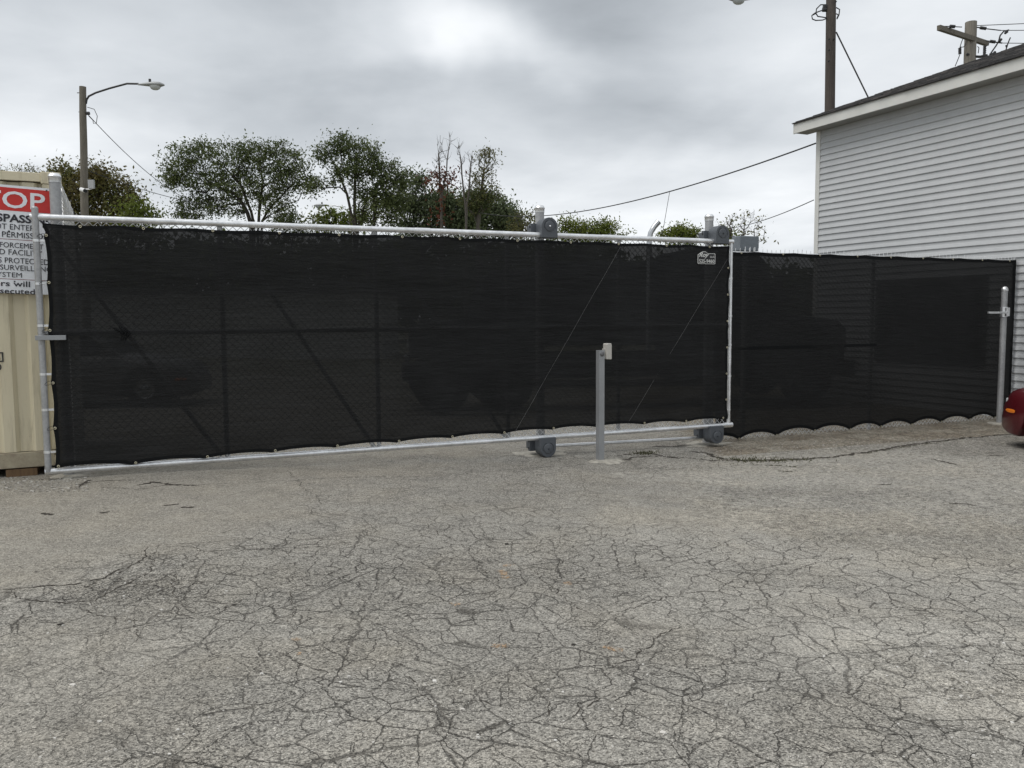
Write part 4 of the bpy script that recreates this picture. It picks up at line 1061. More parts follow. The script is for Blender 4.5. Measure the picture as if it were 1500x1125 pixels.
def wood_pole(name, label, px, Y, topz, r0, r1, mt, cat='pole', lean=0.0):
    b = CAM + ray(px, 466) * Y; b.z = -.19
    if not isinstance(topz, float): lean = topz.x - b.x; topz = topz.z
    t_ = thing(name, label, cat, tuple(b)); mb = MB(); n = 10
    mb.tube([(lean * k_ / n + random.uniform(-.01, .01), 0, k_ / n * (topz + .19)) for k_ in range(n + 1)], [r0 + (r1 - r0) * k_ / n for k_ in range(n + 1)], 16); part('pole', mb, mt, t_)
    return t_, b
YL = 30.0
t1, b1 = wood_pole('street_light', 'tall weathered wooden pole with a curved arm street lamp on the left', 124.5, YL, at(121, 127, YL), .155, .112, POLE_W, 'street light')
t1_top = at(121, 127, YL)
arm = [at(126, 152, YL), at(127, 146, YL), at(130, 141, YL), at(140, 136, YL), at(160, 129.5, YL), at(186, 122.5, YL), at(203, 122.8, YL)]
mb = MB(); mb.tube(arm, .035, 8); part('arm', mb, DARK, t1, world=True)
lamp_head(t1, at(202, 124, YL), 1, 1.0)
mb = MB(); mb.tube([at(113, 136, YL), at(125, 136, YL)], .015, 6); mb.tube([at(115, 164, YL), at(128, 165, YL)], .012, 6); part('bolt', mb, DARK, t1, world=True)
mb = MB(); mb.tube([at(127, 166, YL), at(131, 166, YL)], .06, 8); part('insulator', mb, DARK, t1, world=True)
# camera on the pole
cs = MB(); cs.tube([at(119, 277.5, YL - .25), at(124.5, 279.5, YL - .45)], .075, 10); co_ = part('security_camera', cs, simple('white_plastic', (.75, .75, .74), .4), t1, world=True)
cs = MB(); cs.tube([at(124.6, 279.5, YL - .46), at(125.2, 279.8, YL - .5)], .065, 10); sub('camera_lens', cs, BLACK, co_, world=True)
mb = MB(); mb.tube([at(125, 277, YL - .2), at(131, 277.5, YL - .2), at(137, 276, YL - .2), at(137, 268, YL - .2)], .018, 6); part('camera_bracket', mb, GALV, t1, world=True)
mb = MB(); mb.box(-.1, .1, -.05, .05, -.05, .25, Matrix.Translation(at(134, 274, YL - .2))); part('junction_box', mb, GALV_D, t1, world=True)
def wire(label, pts, r, name='overhead_wire', cat='wire', group=None):
    mb = MB(); o_ = pts[0]; mb.tube([p - o_ for p in pts], r, 5, caps=False)
    o = part(name, mb, CABLE, None); o.location = o_; return tagit(o, label, cat, group)
wire('thin wire running down right from the left street light pole toward the big tree', sag(at(128, 167, YL), at(275, 292, YL + 18), .35), .014)
wire('lower wire leaving the left street light pole, almost level toward the trees', sag(at(124, 248, YL), at(330, 302, YL + 18), .25), .014)
mb = MB(); mb.tube([at(128, 157, YL), at(138, 160, YL), at(142.5, 170, YL), at(141, 181, YL), at(137, 181, YL), at(136, 176, YL), at(130, 170, YL)], .012, 5); part('wire_loop', mb, CABLE, t1, world=True)

YR = 25.0
t2, b2 = wood_pole('utility_pole', 'tall dark wooden utility pole rising behind the house eave', 1213.5, YR, at(1218.5, -95, YR), .16, .135, POLE_D, 'utility pole')
arm = [at(1213, -52, YR), at(1200, -50, YR), at(1170, -40, YR), at(1130, -18, YR), at(1118, -10, YR), at(1110, -4, YR)]
mb = MB(); mb.tube(arm, .035, 8); part('lamp_arm', mb, DARK, t2, world=True)
lamp_head(t2, at(1111, -3, YR), -1, .95)
for loop in ([(1211, 7), (1202, 7), (1196, 13), (1195, 20), (1189, 23), (1190, 28), (1195, 30), (1205, 29.5), (1211, 27)], [(1211, 14), (1202, 16), (1194, 19), (1190, 22)], [(1195, 19), (1198, 24), (1205, 25), (1211, 26)], [(1225, 11), (1230, 14), (1229, 22), (1226, 28)], [(1225, 20), (1228, 22), (1226, 27)]):
    mb = MB(); mb.tube([at(x, y, YR - .05) for x, y in loop], .018, 5); part('wire_loop', mb, CABLE, t2, world=True)
for (x, y) in ((1209, 10), (1208, 14)):
    mb = MB(); mb.tube([at(x - 3, y, YR), at(x + 2, y, YR)], .07, 8); part('insulator', mb, DARK, t2, world=True)
for (x, y) in ((1214, 58), (1221, 58), (1214, 74), (1213.5, 90), (1224, 3)):
    mb = MB(); p = at(x, y, YR - .15); mb.tube([p, p + Vector((0, -.05, 0))], .022, 6); part('bolt', mb, BLACK, t2, world=True)
wire('wire dropping steeply from the dark utility pole to the house roof', sag(at(1225, 47, YR), at(1272, 143, YR - .3), -.0), .022)

YF = 24.5
t3, b3 = wood_pole('utility_pole', 'pale wooden utility pole top with a slanting crossarm above the roof at right', 1416, YF, at(1422, 32.5, YF), .20, .155, POLE_L, 'utility pole')
xa_ = MB(); A0, A1_ = at(1375, 40.5, YF - 1.2), at(1446, 64, YF + .35)
def beam(mb, a, b_, w_, h_):
    d = (b_ - a).normalized(); s = d.cross(Vector((0, 0, 1))).normalized(); u_ = s.cross(d)
    V = [p + s * sx_ * w_ / 2 + u_ * sz_ * h_ / 2 for p in (a, b_) for sx_, sz_ in ((-1, -1), (1, -1), (1, 1), (-1, 1))]
    mb.add(V, [(0, 1, 2, 3), (7, 6, 5, 4), (0, 4, 5, 1), (1, 5, 6, 2), (2, 6, 7, 3), (3, 7, 4, 0)])
beam(xa_, A0, A1_, .10, .13); part('crossarm', xa_, POLE_W, t3, world=True)
def insul(a, b_, r=.05):
    mb = MB(); n = 9; mb.tube([a.lerp(b_, k_ / n) for k_ in range(n + 1)], [r * (1 if k_ % 2 else .65) for k_ in range(n + 1)], 8); part('insulator', mb, DARK, t3, world=True)
insul(at(1391, 38.5, YF - 1), at(1398.5, 39, YF - 1)); insul(at(1435.5, 40.5, YF - .2), at(1444, 41.8, YF - .2)); insul(at(1450, 60.5, YF), at(1457.5, 61.5, YF)); insul(at(1406, 70, YF), at(1406, 79, YF)); insul(at(1442.5, 67, YF), at(1442, 80, YF))
for pl, r in (([(1383, 38.5), (1391, 38.6)], .015), ([(1398, 39), (1409, 39.6)], .014), ([(1427, 39.5), (1436, 40.5)], .018), ([(1444, 42), (1453, 43), (1466, 44.5)], .016), ([(1444, 59.5), (1451, 60.5)], .016), ([(1457, 61.6), (1468, 63)], .02),
               ([(1411, 55), (1408, 63), (1406, 70)], .012), ([(1406, 80), (1402, 90), (1399, 97)], .012), ([(1428, 54), (1422, 54.5), (1416, 58), (1414, 66), (1411, 69), (1407, 69)], .012), ([(1449, 62), (1448, 66), (1444, 68)], .01),
               ([(1478, 44), (1470, 46), (1465, 52), (1463, 60), (1459, 67), (1454, 74), (1450, 80)], .022), ([(1480, 55), (1477, 62), (1475, 68), (1473, 75)], .018), ([(1476, 46), (1472, 49)], .035), ([(1467, 57), (1464, 61)], .035), ([(1474, 66), (1474.5, 69)], .03),
               ([(1416, 79), (1424, 82.5), (1436, 83), (1446, 81)], .04), ([(1432, 68), (1434, 70), (1433, 78)], .012), ([(1450, 80), (1455, 79), (1458, 76)], .04), ([(1418, 78.5), (1422, 77)], .02)):
    mb = MB(); mb.tube([at(x, y, YF - .1) for x, y in pl], r, 5); part('hardware', mb, CABLE, t3, world=True)
for (a, b_, lb) in (((1430, 37.5), (1560, 32), 'uppermost thin power line leaving the pale pole to the right'), ((1466, 44.5), (1560, 44), 'middle thin power line right of the pale pole'), ((1468, 63), (1560, 64), 'lowest thin power line just above the roof at right')):
    wire(lb, [at(*a, YF), at(b_[0], b_[1], YF + 2)], .011, group=None)
wire('black service cable sagging from the house corner across the sky to the trees', sag(at(1195, 210, HC.y + .1), at(700, 311, 46), .75, 40), .018)
wire('faint thin cable from the house side to the small tree behind the grey box', sag(at(1192, 293, HC.y + 2), at(1020, 333, 44), .35), .012)
# small far lamp
t4, b4 = wood_pole('street_light', 'small distant street lamp showing between the two big trees', 513, 66, at(513, 309, 66), .18, .15, POLE_W, 'street light')
mb = MB(); mb.tube([at(513, 311, 66), at(500, 303, 66), at(490, 301, 66), at(480, 301.5, 66)], .05, 6); part('arm', mb, GALV, t4, world=True)
lamp_head(t4, at(482, 301, 66), -1, 1.3)

# ================================================================== TREES
def leafmat(name, cols, tr=.35):
    m, t = mat(name)
    n = t.noise(t.pos, .55, 3, .6).outputs[0]
    f = t.math('ADD', t.math('MULTIPLY', t.rnd, .55), t.mr(n, .35, .65, 0, .45))
    c = t.ramp(f, [(i / (len(cols) - 1), c_) for i, c_ in enumerate(cols)])
    t.link(c, t.b.inputs['Base Color']); t.b.inputs['Roughness'].default_value = .6; t.b.inputs['Specular IOR Level'].default_value = .25
    tb = t.new('ShaderNodeBsdfTranslucent'); t.link(c, tb.inputs[0])
    mx = t.new('ShaderNodeMixShader'); mx.inputs[0].default_value = tr; t.link(t.b.outputs[0], mx.inputs[1]); t.link(tb.outputs[0], mx.inputs[2]); t.link(mx.outputs[0], t.o.inputs['Surface'])
    return m
LF_OLIVE = leafmat('leaf_olive', [(0.052, 0.072, 0.026), (0.10, 0.126, 0.046), (0.155, 0.182, 0.066)])
LF_GREY = leafmat('leaf_greygreen', [(0.068, 0.092, 0.048), (0.119, 0.149, 0.076), (0.17, 0.206, 0.102)])
LF_BROWN = leafmat('leaf_autumn', [(0.102, 0.076, 0.031), (0.145, 0.128, 0.043), (0.102, 0.119, 0.037)])
LF_BRIGHT = leafmat('leaf_bright', [(0.084, 0.112, 0.021), (0.14, 0.175, 0.031), (0.21, 0.231, 0.049)])
LF_YEL = leafmat('leaf_yellowing', [(.09, .10, .03), (.14, .14, .05), (.20, .18, .07)])
LF_RED = leafmat('leaf_redvine', [(.10, .03, .02), (.14, .05, .03), (.09, .05, .02)])
BARK = simple('bark_dark', (.045, .038, .03), .95, 0, .3, 20); BARK_G = simple('bark_grey', (.10, .088, .075), .95, 0, .3, 20)

def leaves_mesh(centres, sizes, npc, lsize, seed, flat=.8):
    rg = np.random.default_rng(seed); C = np.repeat(centres, npc, 0); S = np.repeat(sizes, npc)[:, None]; n = len(C)
    P_ = C + rg.normal(0, 1, (n, 3)) * S * np.array([1, 1, flat])
    a = rg.normal(0, 1, (n, 3)); a[:, 2] -= .35; a /= np.linalg.norm(a, axis=1)[:, None]; r_ = rg.normal(0, 1, (n, 3)); b = np.cross(a, r_); b /= np.linalg.norm(b, axis=1)[:, None]
    L_ = lsize * rg.uniform(.6, 1.35, n)[:, None]; W_ = L_ * .24
    V = np.stack([P_, P_ + a * L_ * .5 + b * W_, P_ + a * L_, P_ + a * L_ * .5 - b * W_], 1).reshape(-1, 3)
    return V
def mesh_quads(name, V, material):
    me = bpy.data.meshes.new(name); n = len(V); me.vertices.add(n); me.vertices.foreach_set('co', V.astype(np.float32).ravel())
    me.loops.add(n); me.loops.foreach_set('vertex_index', np.arange(n, dtype=np.int32)); me.polygons.add(n // 4); me.polygons.foreach_set('loop_start', np.arange(0, n, 4, dtype=np.int32))
    me.update(); me.validate(); me.materials.append(material); return me
def tree(label, base_px, Y, blobs, npts, npc, lsize, leaf, bark=BARK, r0=None, stems=None, csize=.3, group='trees beyond the gate', tip=.012, seed=1, name='tree', up_bias=0, leafy=1.0, cat='tree', crown2=None, groundz=-.19):
    rg = np.random.default_rng(seed); rnd_ = random.Random(seed)
    base = CAM + ray(base_px, 466) * Y; base.z = groundz
    t_ = thing(name, label, cat, tuple(base), 0, group)
    pts = []; tot = sum(b[2] * b[3] for b in blobs)
    for (bx, by, rx, ry) in blobs:
        c = at(bx, by, Y); wx, wz = rx * Y / F, ry * Y / F; nb = max(3, int(npts * rx * ry / tot))
        for _ in range(nb):
            d = rg.normal(0, 1, 3); d /= np.linalg.norm(d); q = rg.uniform(.15, 1) ** .5 * (1.0 if rg.random() < .8 else rg.uniform(1.0, 1.38))
            pts.append((c.x + d[0] * wx * q, c.y + d[1] * min(wx, wz * 1.3) * q * .8, c.z + d[2] * wz * q))
    pts = np.array(pts) - np.array(base)
    # skeleton: stems then greedy attachment
    nodes = [np.zeros(3)]; par = [-1]; plen = [0.0]
    for st in (stems or [[(base_px, None)]]):
        prev = 0
        for (sx_, sy_) in st:
            if sy_ is None: low = pts[:, 2].min(); tgt = np.array([0, 0, max(low * .9, .8)])
            else: w_ = at(sx_, sy_, Y) - base; tgt = np.array(w_)
            a = nodes[prev]; k2 = max(2, int(np.linalg.norm(tgt - a) / .5))
            wob = rg.normal(0, .06, 3)
            for k_ in range(1, k2 + 1):
                f = k_ / k2; nodes.append(a + (tgt - a) * f + wob * math.sin(f * math.pi) + rg.normal(0, .015, 3)); par.append(prev if k_ == 1 else len(nodes) - 2); plen.append(plen[par[-1]] + np.linalg.norm(nodes[-1] - nodes[par[-1]]))
            prev = len(nodes) - 1
    cenb = np.array(nodes).mean(0)
    order = np.argsort(np.linalg.norm(pts - np.array(nodes[len(nodes) // 2]), axis=1)); leafn = []
    for i in order:
        p = pts[i]; N = np.array(nodes); d = np.linalg.norm(N - p, axis=1) + .12 * np.array(plen) + np.maximum(0, N[:, 2] - p[2] + .15) * 1.2
        d[0] += 50
        j = int(np.argmin(d)); a = N[j]; dist_ = np.linalg.norm(p - a); k2 = max(1, int(dist_ / .45))
        wob = rg.normal(0, .09, 3) * min(1, dist_); prev = j
        for k_ in range(1, k2 + 1):
            f = k_ / k2; q = a + (p - a) * f + wob * math.sin(f * math.pi) + np.array([0, 0, .12 * dist_ * math.sin(f * math.pi)])
            nodes.append(q if k_ < k2 else p); par.append(prev); plen.append(plen[prev] + dist_ / k2); prev = len(nodes) - 1
        leafn.append(prev)
    nn = len(nodes); nchild = np.zeros(nn, int); area = np.zeros(nn)
    for i in range(nn - 1, 0, -1):
        if area[i] == 0: area[i] = tip ** 2.1
        area[par[i]] += area[i]; nchild[par[i]] += 1
    rad = area ** (1 / 2.1)
    if r0: rad = tip + (rad - tip) * max(.05, (r0 - tip) / max(rad[0] - tip, 1e-4)) if rad[0] > tip else rad
    mb = MB()
    for i in range(1, nn):
        p = par[i]; ra = min(rad[p], rad[i] * 1.35); rb_ = rad[i]; n = 7 if rb_ > .06 else (4 if rb_ > .02 else 3)
        mb.tube([nodes[p], nodes[i]], [ra, rb_], n, caps=False)
    # twigs
    for i in leafn:
        for _ in range(2 if leafy > .3 else 4):
            d = rg.normal(0, 1, 3); d[2] = abs(d[2]) * (1.3 if leafy > .3 else 2.2); d /= np.linalg.norm(d); Lt = rg.uniform(.2, .6) * csize * 2.2
            mb.tube([nodes[i], np.array(nodes[i]) + d * Lt * .5 + rg.normal(0, .03, 3), np.array(nodes[i]) + d * Lt], [tip * .9, tip * .7, tip * .35], 3, caps=False)
    part('trunk', mb, bark, t_)
    if leafy > 0:
        sel = [i for i in range(1, nn) if (rad[i] < tip * 2.2)] ; sel = [i for i in sel if rnd_.random() < leafy]
        C = np.array([nodes[i] for i in sel]); V = leaves_mesh(C, rg.uniform(.5, 1.35, len(C)) * csize, npc, lsize, seed)
        o = bpy.data.objects.new('crown', mesh_quads('crown', V, leaf)); link(o); o.parent = t_
    if crown2:
        leaf2, frac, (zlo, zhi) = crown2; C = np.array([n_ for n_ in nodes if zlo < n_[2] < zhi])
        if len(C):
            V = leaves_mesh(C, np.full(len(C), csize * .7), frac, lsize, seed + 5); o = bpy.data.objects.new('vine_leaves', mesh_quads('vine_leaves', V, leaf2)); link(o); o.parent = t_
    return t_
G1 = 'trees beyond the gate'
tree('thin hazy treetop showing above the container roof at far left', 25, 62, [(0, 258, 30, 14), (40, 256, 26, 12), (-50, 258, 40, 16)], 150, 14, .16, LF_YEL, BARK_G, tip=.014, csize=.40, seed=3, leafy=.8)
tree('dense brown green tree right behind the container and light pole', 120, 46, [(88, 262, 20, 22), (110, 285, 45, 34), (160, 280, 34, 30), (140, 262, 22, 18), (185, 300, 22, 22), (130, 330, 70, 30)], 520, 36, .19, LF_BROWN, tip=.012, csize=.36, leafy=.9, seed=4)
tree('bright green bush between the light pole tree and the big spreading tree', 212, 44, [(205, 305, 18, 16), (222, 318, 18, 14), (190, 325, 25, 20), (210, 345, 30, 20)], 130, 26, .17, LF_BRIGHT, tip=.01, csize=.27, seed=5)
tree('large spreading olive green tree, the broadest crown above the gate', 372, 48, [(262, 240, 26, 26), (300, 228, 30, 20), (285, 262, 40, 20), (340, 235, 34, 28), (376, 222, 30, 20), (415, 232, 28, 22), (432, 262, 26, 26), (390, 262, 44, 32), (335, 285, 50, 30), (290, 305, 44, 22), (405, 300, 34, 22), (255, 262, 18, 18), (450, 272, 16, 14)], 700, 38, .155, LF_OLIVE,
     stems=[[(368, 330), (345, 285), (300, 262)], [(372, 325), (352, 270), (330, 245)], [(378, 325), (385, 265), (378, 232)], [(384, 325), (410, 290), (432, 268)]], r0=.17, tip=.011, csize=.27, leafy=.85, seed=6)
tree('tall open tree with forked dark trunks right of the big spreading tree', 520, 47, [(500, 212, 30, 18), (540, 222, 16, 14), (478, 226, 16, 14), (525, 245, 30, 18), (560, 250, 26, 20), (575, 280, 26, 24), (545, 285, 26, 20), (475, 272, 26, 9), (505, 255, 20, 14), (560, 310, 40, 20), (590, 262, 14, 14)], 480, 38, .155, LF_OLIVE,
     stems=[[(518, 328), (508, 285), (490, 240)], [(521, 328), (520, 280), (515, 235), (505, 215)], [(525, 328), (540, 290), (560, 262)], [(548, 328), (547, 290), (555, 270)]], r0=.16, tip=.011, csize=.25, leafy=.8, seed=7)
tree('low green bush at the foot of the forked tree', 480, 52, [(478, 318, 26, 10), (500, 318, 20, 12), (532, 320, 16, 10), (490, 335, 40, 12)], 130, 15, .22, LF_BRIGHT, csize=.28, seed=8)
tree('small bush between the spreading tree and the forked tree', 430, 52, [(430, 320, 18, 8), (412, 326, 14, 8), (430, 336, 30, 10)], 70, 14, .22, LF_OLIVE, csize=.25, seed=9)
tree('dense olive shrub tree left of the bare trunks', 620, 50, [(600, 290, 24, 24), (630, 305, 30, 24), (665, 305, 26, 22), (612, 268, 14, 12), (650, 292, 18, 14), (640, 330, 60, 18)], 460, 36, .19, LF_GREY, csize=.33, leafy=.9, seed=10)
tree('dense green shrub tree right of the bare trunks, beside the left gate post', 705, 50, [(700, 305, 26, 22), (735, 312, 22, 20), (690, 325, 30, 20), (750, 325, 22, 16), (720, 338, 50, 14)], 380, 36, .19, LF_GREY, csize=.33, leafy=.9, seed=11)
tree('bare dead tree with reddish vine on its trunk, tallest of the bare trunks', 647, 45, [(643, 235, 8, 30), (655, 220, 8, 26), (640, 265, 14, 20), (655, 262, 12, 20)], 34, 0, .2, LF_OLIVE, BARK_G, stems=[[(647, 330), (645, 280), (643, 225), (645, 198)], [(648, 280), (655, 235), (659, 197)]], r0=.085, tip=.011, csize=.45, seed=12, leafy=0, crown2=(LF_RED, 14, (7.0, 9.6)))
tree('thin bare dead tree between the vined trunk and the half leafed one', 682, 45, [(675, 240, 7, 28), (690, 245, 8, 26), (682, 275, 10, 18)], 24, 0, .2, LF_OLIVE, BARK_G, stems=[[(683, 330), (678, 270), (673, 225), (674, 212)], [(684, 300), (688, 260), (692, 222)]], r0=.07, tip=.011, csize=.42, seed=13, leafy=0)
tree('narrow half leafed tree with yellowing top above the shrubs', 703, 46, [(712, 232, 14, 20), (708, 262, 14, 18), (702, 285, 20, 18), (722, 285, 10, 12), (695, 300, 20, 16)], 170, 20, .14, LF_YEL, BARK_G, stems=[[(700, 330), (705, 280), (710, 240), (712, 215)]], r0=.13, tip=.011, csize=.25, seed=14, leafy=.6, crown2=(LF_OLIVE, 22, (2, 8.6)))
tree('thin leafed shrub just left of the left gate post', 770, 48, [(772, 322, 18, 14), (758, 330, 16, 12), (770, 345, 25, 12)], 90, 14, .15, LF_YEL, BARK_G, csize=.3, seed=15, leafy=.8)
tree('yellow green bush right of the left gate post', 850, 48, [(832, 332, 20, 9), (860, 334, 22, 8), (888, 333, 20, 9), (860, 345, 50, 10)], 240, 22, .15, LF_BRIGHT, csize=.25, seed=16)
tree('yellow green bush left of the right gate post', 1000, 46, [(992, 338, 16, 8), (1010, 341, 20, 8), (975, 346, 14, 6), (1000, 352, 30, 10)], 150, 22, .15, LF_BRIGHT, csize=.22, seed=17)
tree('sparse small tree with few leaves behind the right gate post and grey box', 1085, 34, [(1075, 322, 18, 10), (1098, 320, 20, 12), (1060, 330, 12, 12), (1110, 345, 14, 14), (1085, 338, 26, 14)], 90, 5, .13, LF_YEL, BARK_G, stems=[[(1088, 370), (1087, 345)]], r0=.07, tip=.006, csize=.16, seed=18, leafy=.55)
tree('orange green small bush tucked beside the right roller cover', 1067, 40, [(1067, 342, 10, 8), (1070, 352, 12, 8)], 40, 14, .16, LF_BRIGHT, csize=.18, seed=19)
# far woodland seen dimly through the screen
rg = np.random.default_rng(30); C = []
for _ in range(3600):
    px = rg.uniform(-250, 1700); hmax = 360 if px < 900 else (390 if px < 1040 else 402)
    py = rg.uniform(hmax, 470); C.append(at(px, py, rg.uniform(58, 66)))
V = leaves_mesh(np.array(C), np.full(len(C), .6), 20, .62, 31); woods = bpy.data.objects.new('woodland', mesh_quads('woodland', V, LF_OLIVE)); link(woods)
tagit(woods, 'low dark belt of far woodland behind the gate', 'woodland', kind='stuff')

# ================================================================== behind the gate: yard building, trucks, cars
PALE = simple('pale_metal_wall', (.50, .50, .47), .6, 0, .08, 2)
ya = at(95, 466, 36); yb_ = at(560, 466, 36); bl = (yb_ - ya).length
yard = thing('yard_building', 'long low pale building seen dimly through the gate screen', 'building', (ya.x, ya.y, -.19), math.atan2(yb_.y - ya.y, yb_.x - ya.x))
hb_ = at(300, 431, 36).z + .19
mb = MB(); x = 0
while x < bl:
    mb.box(x, min(x + .95, bl), -.02, 0, 0, hb_); mb.box(min(x + .95, bl - .05), min(x + 1.0, bl), .0, .02, 0, hb_ - .01); x += 1.0
mb.box(0, bl, .021, 5, 0, hb_ - .02); part('wall', mb, PALE, yard)
mb = MB(); mb.box(-.3, bl + .3, -.3, 5.3, hb_, hb_ + .12); part('roof', mb, simple('dull_roof', (.08, .08, .08), .8), yard)
for x in (3.0,):
    mb = MB(); mb.box(x, x + 2.4, -.05, -.022, 0, hb_ - .4); part('door', mb, simple('shed_door', (.4, .4, .38), .6), yard)

def wheel(parent, x, y, r, wdt, side, hub):
    T = Matrix.Rotation(R(90), 4, 'X'); mb = MB()
    mb.lathe([(r * .58, -wdt / 2), (r * .9, -wdt / 2), (r, -wdt * .35), (r, wdt * .35), (r * .9, wdt / 2), (r * .58, wdt / 2)], 28, (x, y, r), T); wo = part('wheel', mb, BLACK, parent)
    mb = MB(); mb.lathe([(0, wdt * .30), (r * .18, wdt * .30), (r * .22, wdt * .18), (r * .5, wdt * .20), (r * .58, wdt * .42), (r * .58, -wdt * .42), (r * .5, -wdt * .2), (0, -wdt * .2)], 24, (x, y, r), Matrix.Rotation(R(90 if side < 0 else -90), 4, 'X')); sub('rim', mb, hub, wo)
def sedan(label, loc, rz, paint, group=None, name='parked_car'):
    c = thing(name, label, 'car', loc, rz, group); Ln, Wd = 2.3, .88
    wheels = (1.42, -1.35); wr = .33
    sx_ = sorted(set(list(np.linspace(-Ln, Ln, 47)) + [Ln * .985, -Ln * .985] + [wx + wr * 1.18 * math.cos(a) for wx in wheels for a in np.linspace(0, math.pi, 13)]))
    V = []; NP = 11
    for x in sx_:
        ax = abs(x) / Ln; plan = (1 - max(0, (ax - .70) / .30) ** 2.6 * .34)
        nose = max(0, (ax - .86) / .14)
        w_ = Wd * plan; zl = .17 + .07 * nose ** 2
        ztop = (.80 + .14 * sstep((2.0 - x) / 1.2)) if x > .6 else (.94 if x > -1.5 else .94 + .06 * sstep((-1.5 - x) / .5))
        ztop = float(ztop) - .30 * nose ** 2.2
        arch = zl
        for wx in wheels:
            d = abs(x - wx)
            if d < wr * 1.18: arch = max(arch, wr + math.sqrt(max(0, (wr * 1.18) ** 2 - d * d)))
        arch = min(arch, ztop - .12)
        zm = max(arch + .04, (zl + ztop) * .5 + .03)
        row = [(0, zl), (w_ * .93, max(zl, arch if arch > zl + .001 else zl)), (w_ * .985, arch + .02), (w_ * 1.0, arch + .035), (w_ * 1.0, zm), (w_ * .985, min(zm + .12, ztop - .08)), (w_ * .95, ztop - .05), (w_ * .88, ztop - .012), (w_ * .7, ztop + .01), (w_ * .35, ztop + .03), (0, ztop + .035)]
        V += [(x, y, z) for y, z in row]
    n = len(sx_); mb = MB()
    Fc = [(i * NP + j, (i + 1) * NP + j, (i + 1) * NP + j + 1, i * NP + j + 1) for i in range(n - 1) for j in range(NP - 1)]
    mb.add(V, Fc, True); mb.add([(x, -y, z) for x, y, z in V], [f[::-1] for f in Fc], True)
    for e in (0, n - 1):
        rr = V[e * NP:(e + 1) * NP]; poly = rr + [(x, -y, z) for x, y, z in rr[::-1]][1:-1]
        mb.add(poly, [tuple(range(len(poly)))])
    part('body', mb, paint, c)
    mb = MB(); mb.box(-Ln * .9, Ln * .86, -Wd * .80, Wd * .80, .2, .62); part('underbody', mb, BLACK, c)
    # greenhouse
    GL = simple('car_glass', (.02, .024, .028), .08)
    prof = [(1.05, .90), (.35, 1.36), (-.2, 1.43), (-.95, 1.38), (-1.75, .97)]
    mb = MB(); V = []
    for (x, z) in prof:
        tw = .76 if z < 1 else .60
        V += [(x, -tw, z), (x, tw, z)]
    k_ = len(prof); mb.add(V, [(2 * i, 2 * i + 2, 2 * i + 3, 2 * i + 1) for i in range(k_ - 1)] + [tuple(range(0, 2 * k_, 2))[::-1], tuple(range(1, 2 * k_, 2))]); part('window', mb, GL, c)
    mb = MB(); mb.add([(x + 0, y * .615 / .6, z + .012) for (x, y, z) in ((.35, -.6, 1.36), (.35, .6, 1.36), (-.2, .6, 1.43), (-.2, -.6, 1.43), (-.95, .6, 1.38), (-.95, -.6, 1.38))], [(0, 1, 2, 3), (3, 2, 4, 5)]); part('roof', mb, paint, c)
    for s in (-1, 1):
        mb = MB()
        for a, b_ in (((1.05, .77, .91), (.35, .615, 1.37)), ((-.35, .77, .94), (-.35, .61, 1.42)), ((-1.75, .77, .97), (-.95, .615, 1.39))): mb.tube([(a[0], s * a[1], a[2]), (b_[0], s * b_[1], b_[2])], .03, 6)
        part('pillar', mb, paint, c)
        mb = MB(); V = []
        for (f, h0) in ((0, .012), (.15, .024), (.5, .026), (.85, .022), (1, .010)):
            xx = 1.94 + .20 * f; ww = Wd * (1 - max(0, (xx / Ln - .70) / .30) ** 2.6 * .34) + .006
            V += [(xx, s * ww, .50 - h0), (xx, s * (ww + .006), .50), (xx, s * ww, .50 + h0)]
        mb.add(V, [(3 * i + j, 3 * i + 3 + j, 3 * i + 4 + j, 3 * i + 1 + j) for i in range(4) for j in range(2)], True); part('side_marker', mb, simple('amber_lens', (.75, .20, .02), .3), c)
        mb = MB(); mb.box(2.06, 2.19, min(s * .42, s * .68), max(s * .42, s * .68), .55, .66); part('headlight', mb, LENS, c, bev=.02)
        mb = MB(); mb.box(-2.25, -2.12, min(s * .45, s * .72), max(s * .45, s * .72), .68, .82); part('tail_light', mb, SRED, c, bev=.02)
        mb = MB(); mb.box(.75, .92, s * .93 - .08, s * .93 + .08, .93, 1.05); part('wing_mirror', mb, paint, c, bev=.03)
        for wx in wheels: wheel(c, wx, s * (Wd - .13), wr, .2, s, simple('alloy', (.4, .4, .41), .35, .7))
    return c
m, t = mat('dark_red_paint'); t.b.inputs['Base Color'].default_value = (.085, .006, .010, 1); t.b.inputs['Roughness'].default_value = .3; t.b.inputs['Coat Weight'].default_value = .6; t.b.inputs['Metallic'].default_value = .2
n = t.noise(t.pos, 3, 4, .6).outputs[0]; t.link(t.mr(n, .3, .7, .26, .42), t.b.inputs['Roughness'])
REDP = m
# nose toward the fence, tail toward the viewer's side
cd = Vector((.262, -.965, 0)); heading = HD.copy()   # forward direction of the car
nose = at(1471, 607, 11.2); rgt = Vector((heading.y, -heading.x, 0))
ctr = Vector((nose.x, nose.y, 0)) - heading * 2.2 + rgt * .68
ctr.z = gzf(ctr.x, ctr.y)
sedan('dark red parked car whose front corner with an amber marker shows at the right edge', tuple(ctr), math.atan2(heading.y, heading.x), REDP)
WHP = simple('pale_car_paint', (.16, .16, .16), .3)
p = at(150, 500, 15.5); sedan('parked car seen dimly through the left end of the gate screen', (p.x - .5, p.y, gzf(p.x, p.y)), R(8), WHP)

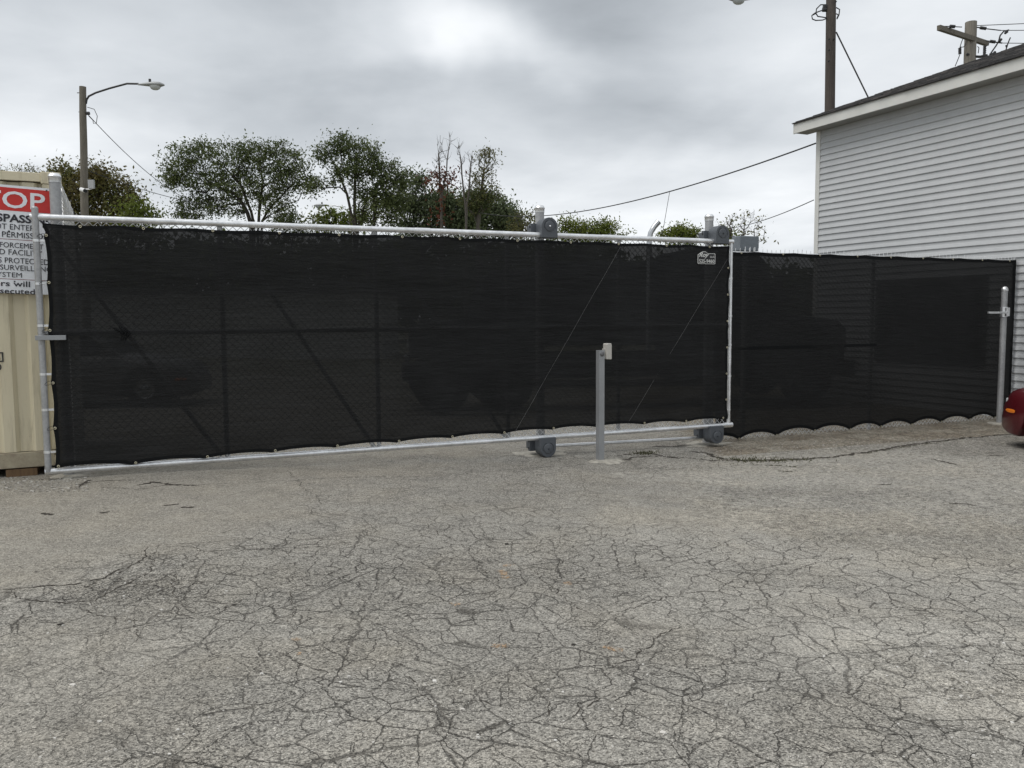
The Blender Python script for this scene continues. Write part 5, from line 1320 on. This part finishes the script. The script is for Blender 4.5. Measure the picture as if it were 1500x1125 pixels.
def truck(label, loc, rz, paint, stack=True, box=True, box_paint=None, name='parked_truck'):
    c = thing(name, label, 'truck', loc, rz)
    HUBD = simple('dull_hub', (.12, .12, .12), .6)
    CH = simple('chrome', (.55, .56, .57), .25, .95, .05)
    mb = MB(); mb.box(-5.2, 3.0, -.45, .45, .55, .85); part('chassis', mb, DARK, c)
    mb = MB(); mb.prism([(.2, .85), (1.9, .85), (1.9, 1.75), (1.55, 2.75), (1.3, 2.95), (.2, 3.0)], -1.15, 1.15); part('cab', mb, paint, c, bev=.05)
    mb = MB(); mb.prism([(1.91, .75), (3.35, .75), (3.4, 1.45), (3.2, 1.62), (1.91, 1.78)], -.95, .95); part('hood', mb, paint, c, bev=.06)
    for s in (-1, 1):
        mb = MB(); mb.prism([(.55, 1.85), (1.72, 1.85), (1.45, 2.62), (.55, 2.68)], s * 1.151, s * 1.165) if s > 0 else mb.prism([(.55, 1.85), (1.72, 1.85), (1.45, 2.62), (.55, 2.68)], -1.165, -1.151)
        part('side_window', mb, GLASSD, c)
        mb = MB(); mb.box(1.6, 1.75, s * 1.42 - .05, s * 1.42 + .05, 1.8, 2.45); mb.tube([(1.65, s * 1.1, 2.5), (1.67, s * 1.42, 2.4)], .02, 6); part('mirror', mb, DARK, c)
        mb = MB(); mb.box(3.3, 3.42, s * .75 - .13, s * .75 + .13, 1.0, 1.25); part('headlight', mb, LENS, c, bev=.02)
        for wx in ((2.5, -3.4, -4.55) if stack else (2.5, -3.8)): wheel(c, wx, s * .98, .5, .3, s, HUBD)
    mb = MB(); mb.prism([(1.915, 1.80), (1.955, 1.80), (1.63, 2.72), (1.59, 2.72)], -1.0, 1.0); part('windscreen', mb, GLASSD, c)
    mb = MB(); mb.box(3.36, 3.5, -1.1, 1.1, .5, .85); part('bumper', mb, CH, c, bev=.03)
    if box: mb = MB(); mb.box(-5.4, .05, -1.22, 1.22, 1.05, 3.15); part('cargo_box', mb, box_paint or paint, c, bev=.03)
    if stack:
        p0 = Vector((.0, .95, .9)); pts = [p0, Vector((.0, .95, 3.0)), Vector((.0, .95, 3.32)), Vector((.03, .95, 3.45)), Vector((.11, .95, 3.58)), Vector((.2, .95, 3.68))]
        mb = MB(); mb.tube(pts, [.06, .06, .055, .055, .058, .062], 14); part('exhaust_stack', mb, CH, c)
        mb = MB(); mb.tube([(-.35, -.6, 2.9), (-.15, -.6, 4.05)], .005, 5); part('antenna', mb, DARK, c)
    return c
TP1 = simple('truck_dark_paint', (.03, .035, .04), .35); TP2 = simple('truck_grey_paint', (.045, .05, .055), .5)
# exhaust stack top to pixel (964, 329)
YT = 17.5; tp = at(962, 329, YT + .0); rzT = R(10)
loc = Vector((tp.x, tp.y, 0)) - Matrix.Rotation(rzT, 3, 'Z') @ Vector((.16, .95, 0)); 
zt = tp.z - 3.62
truck('dark lorry cab behind the gate whose curved chrome exhaust shows above the rail', (loc.x, loc.y, max(zt, -.19)), rzT, TP1, True, False)
p = at(720, 500, 20); truck('dark box truck seen dimly through the middle of the gate screen', (p.x + 1.2, p.y + 2, -.18), R(184), TP2, False, True)

sc_ = scene
sc_.cycles.use_denoising = True
sc_.cycles.max_bounces = 5; sc_.cycles.diffuse_bounces = 2; sc_.cycles.glossy_bounces = 2; sc_.cycles.transparent_max_bounces = 8
print('tris approx', sum(len(o.data.polygons) for o in bpy.data.objects if o.type == 'MESH'))
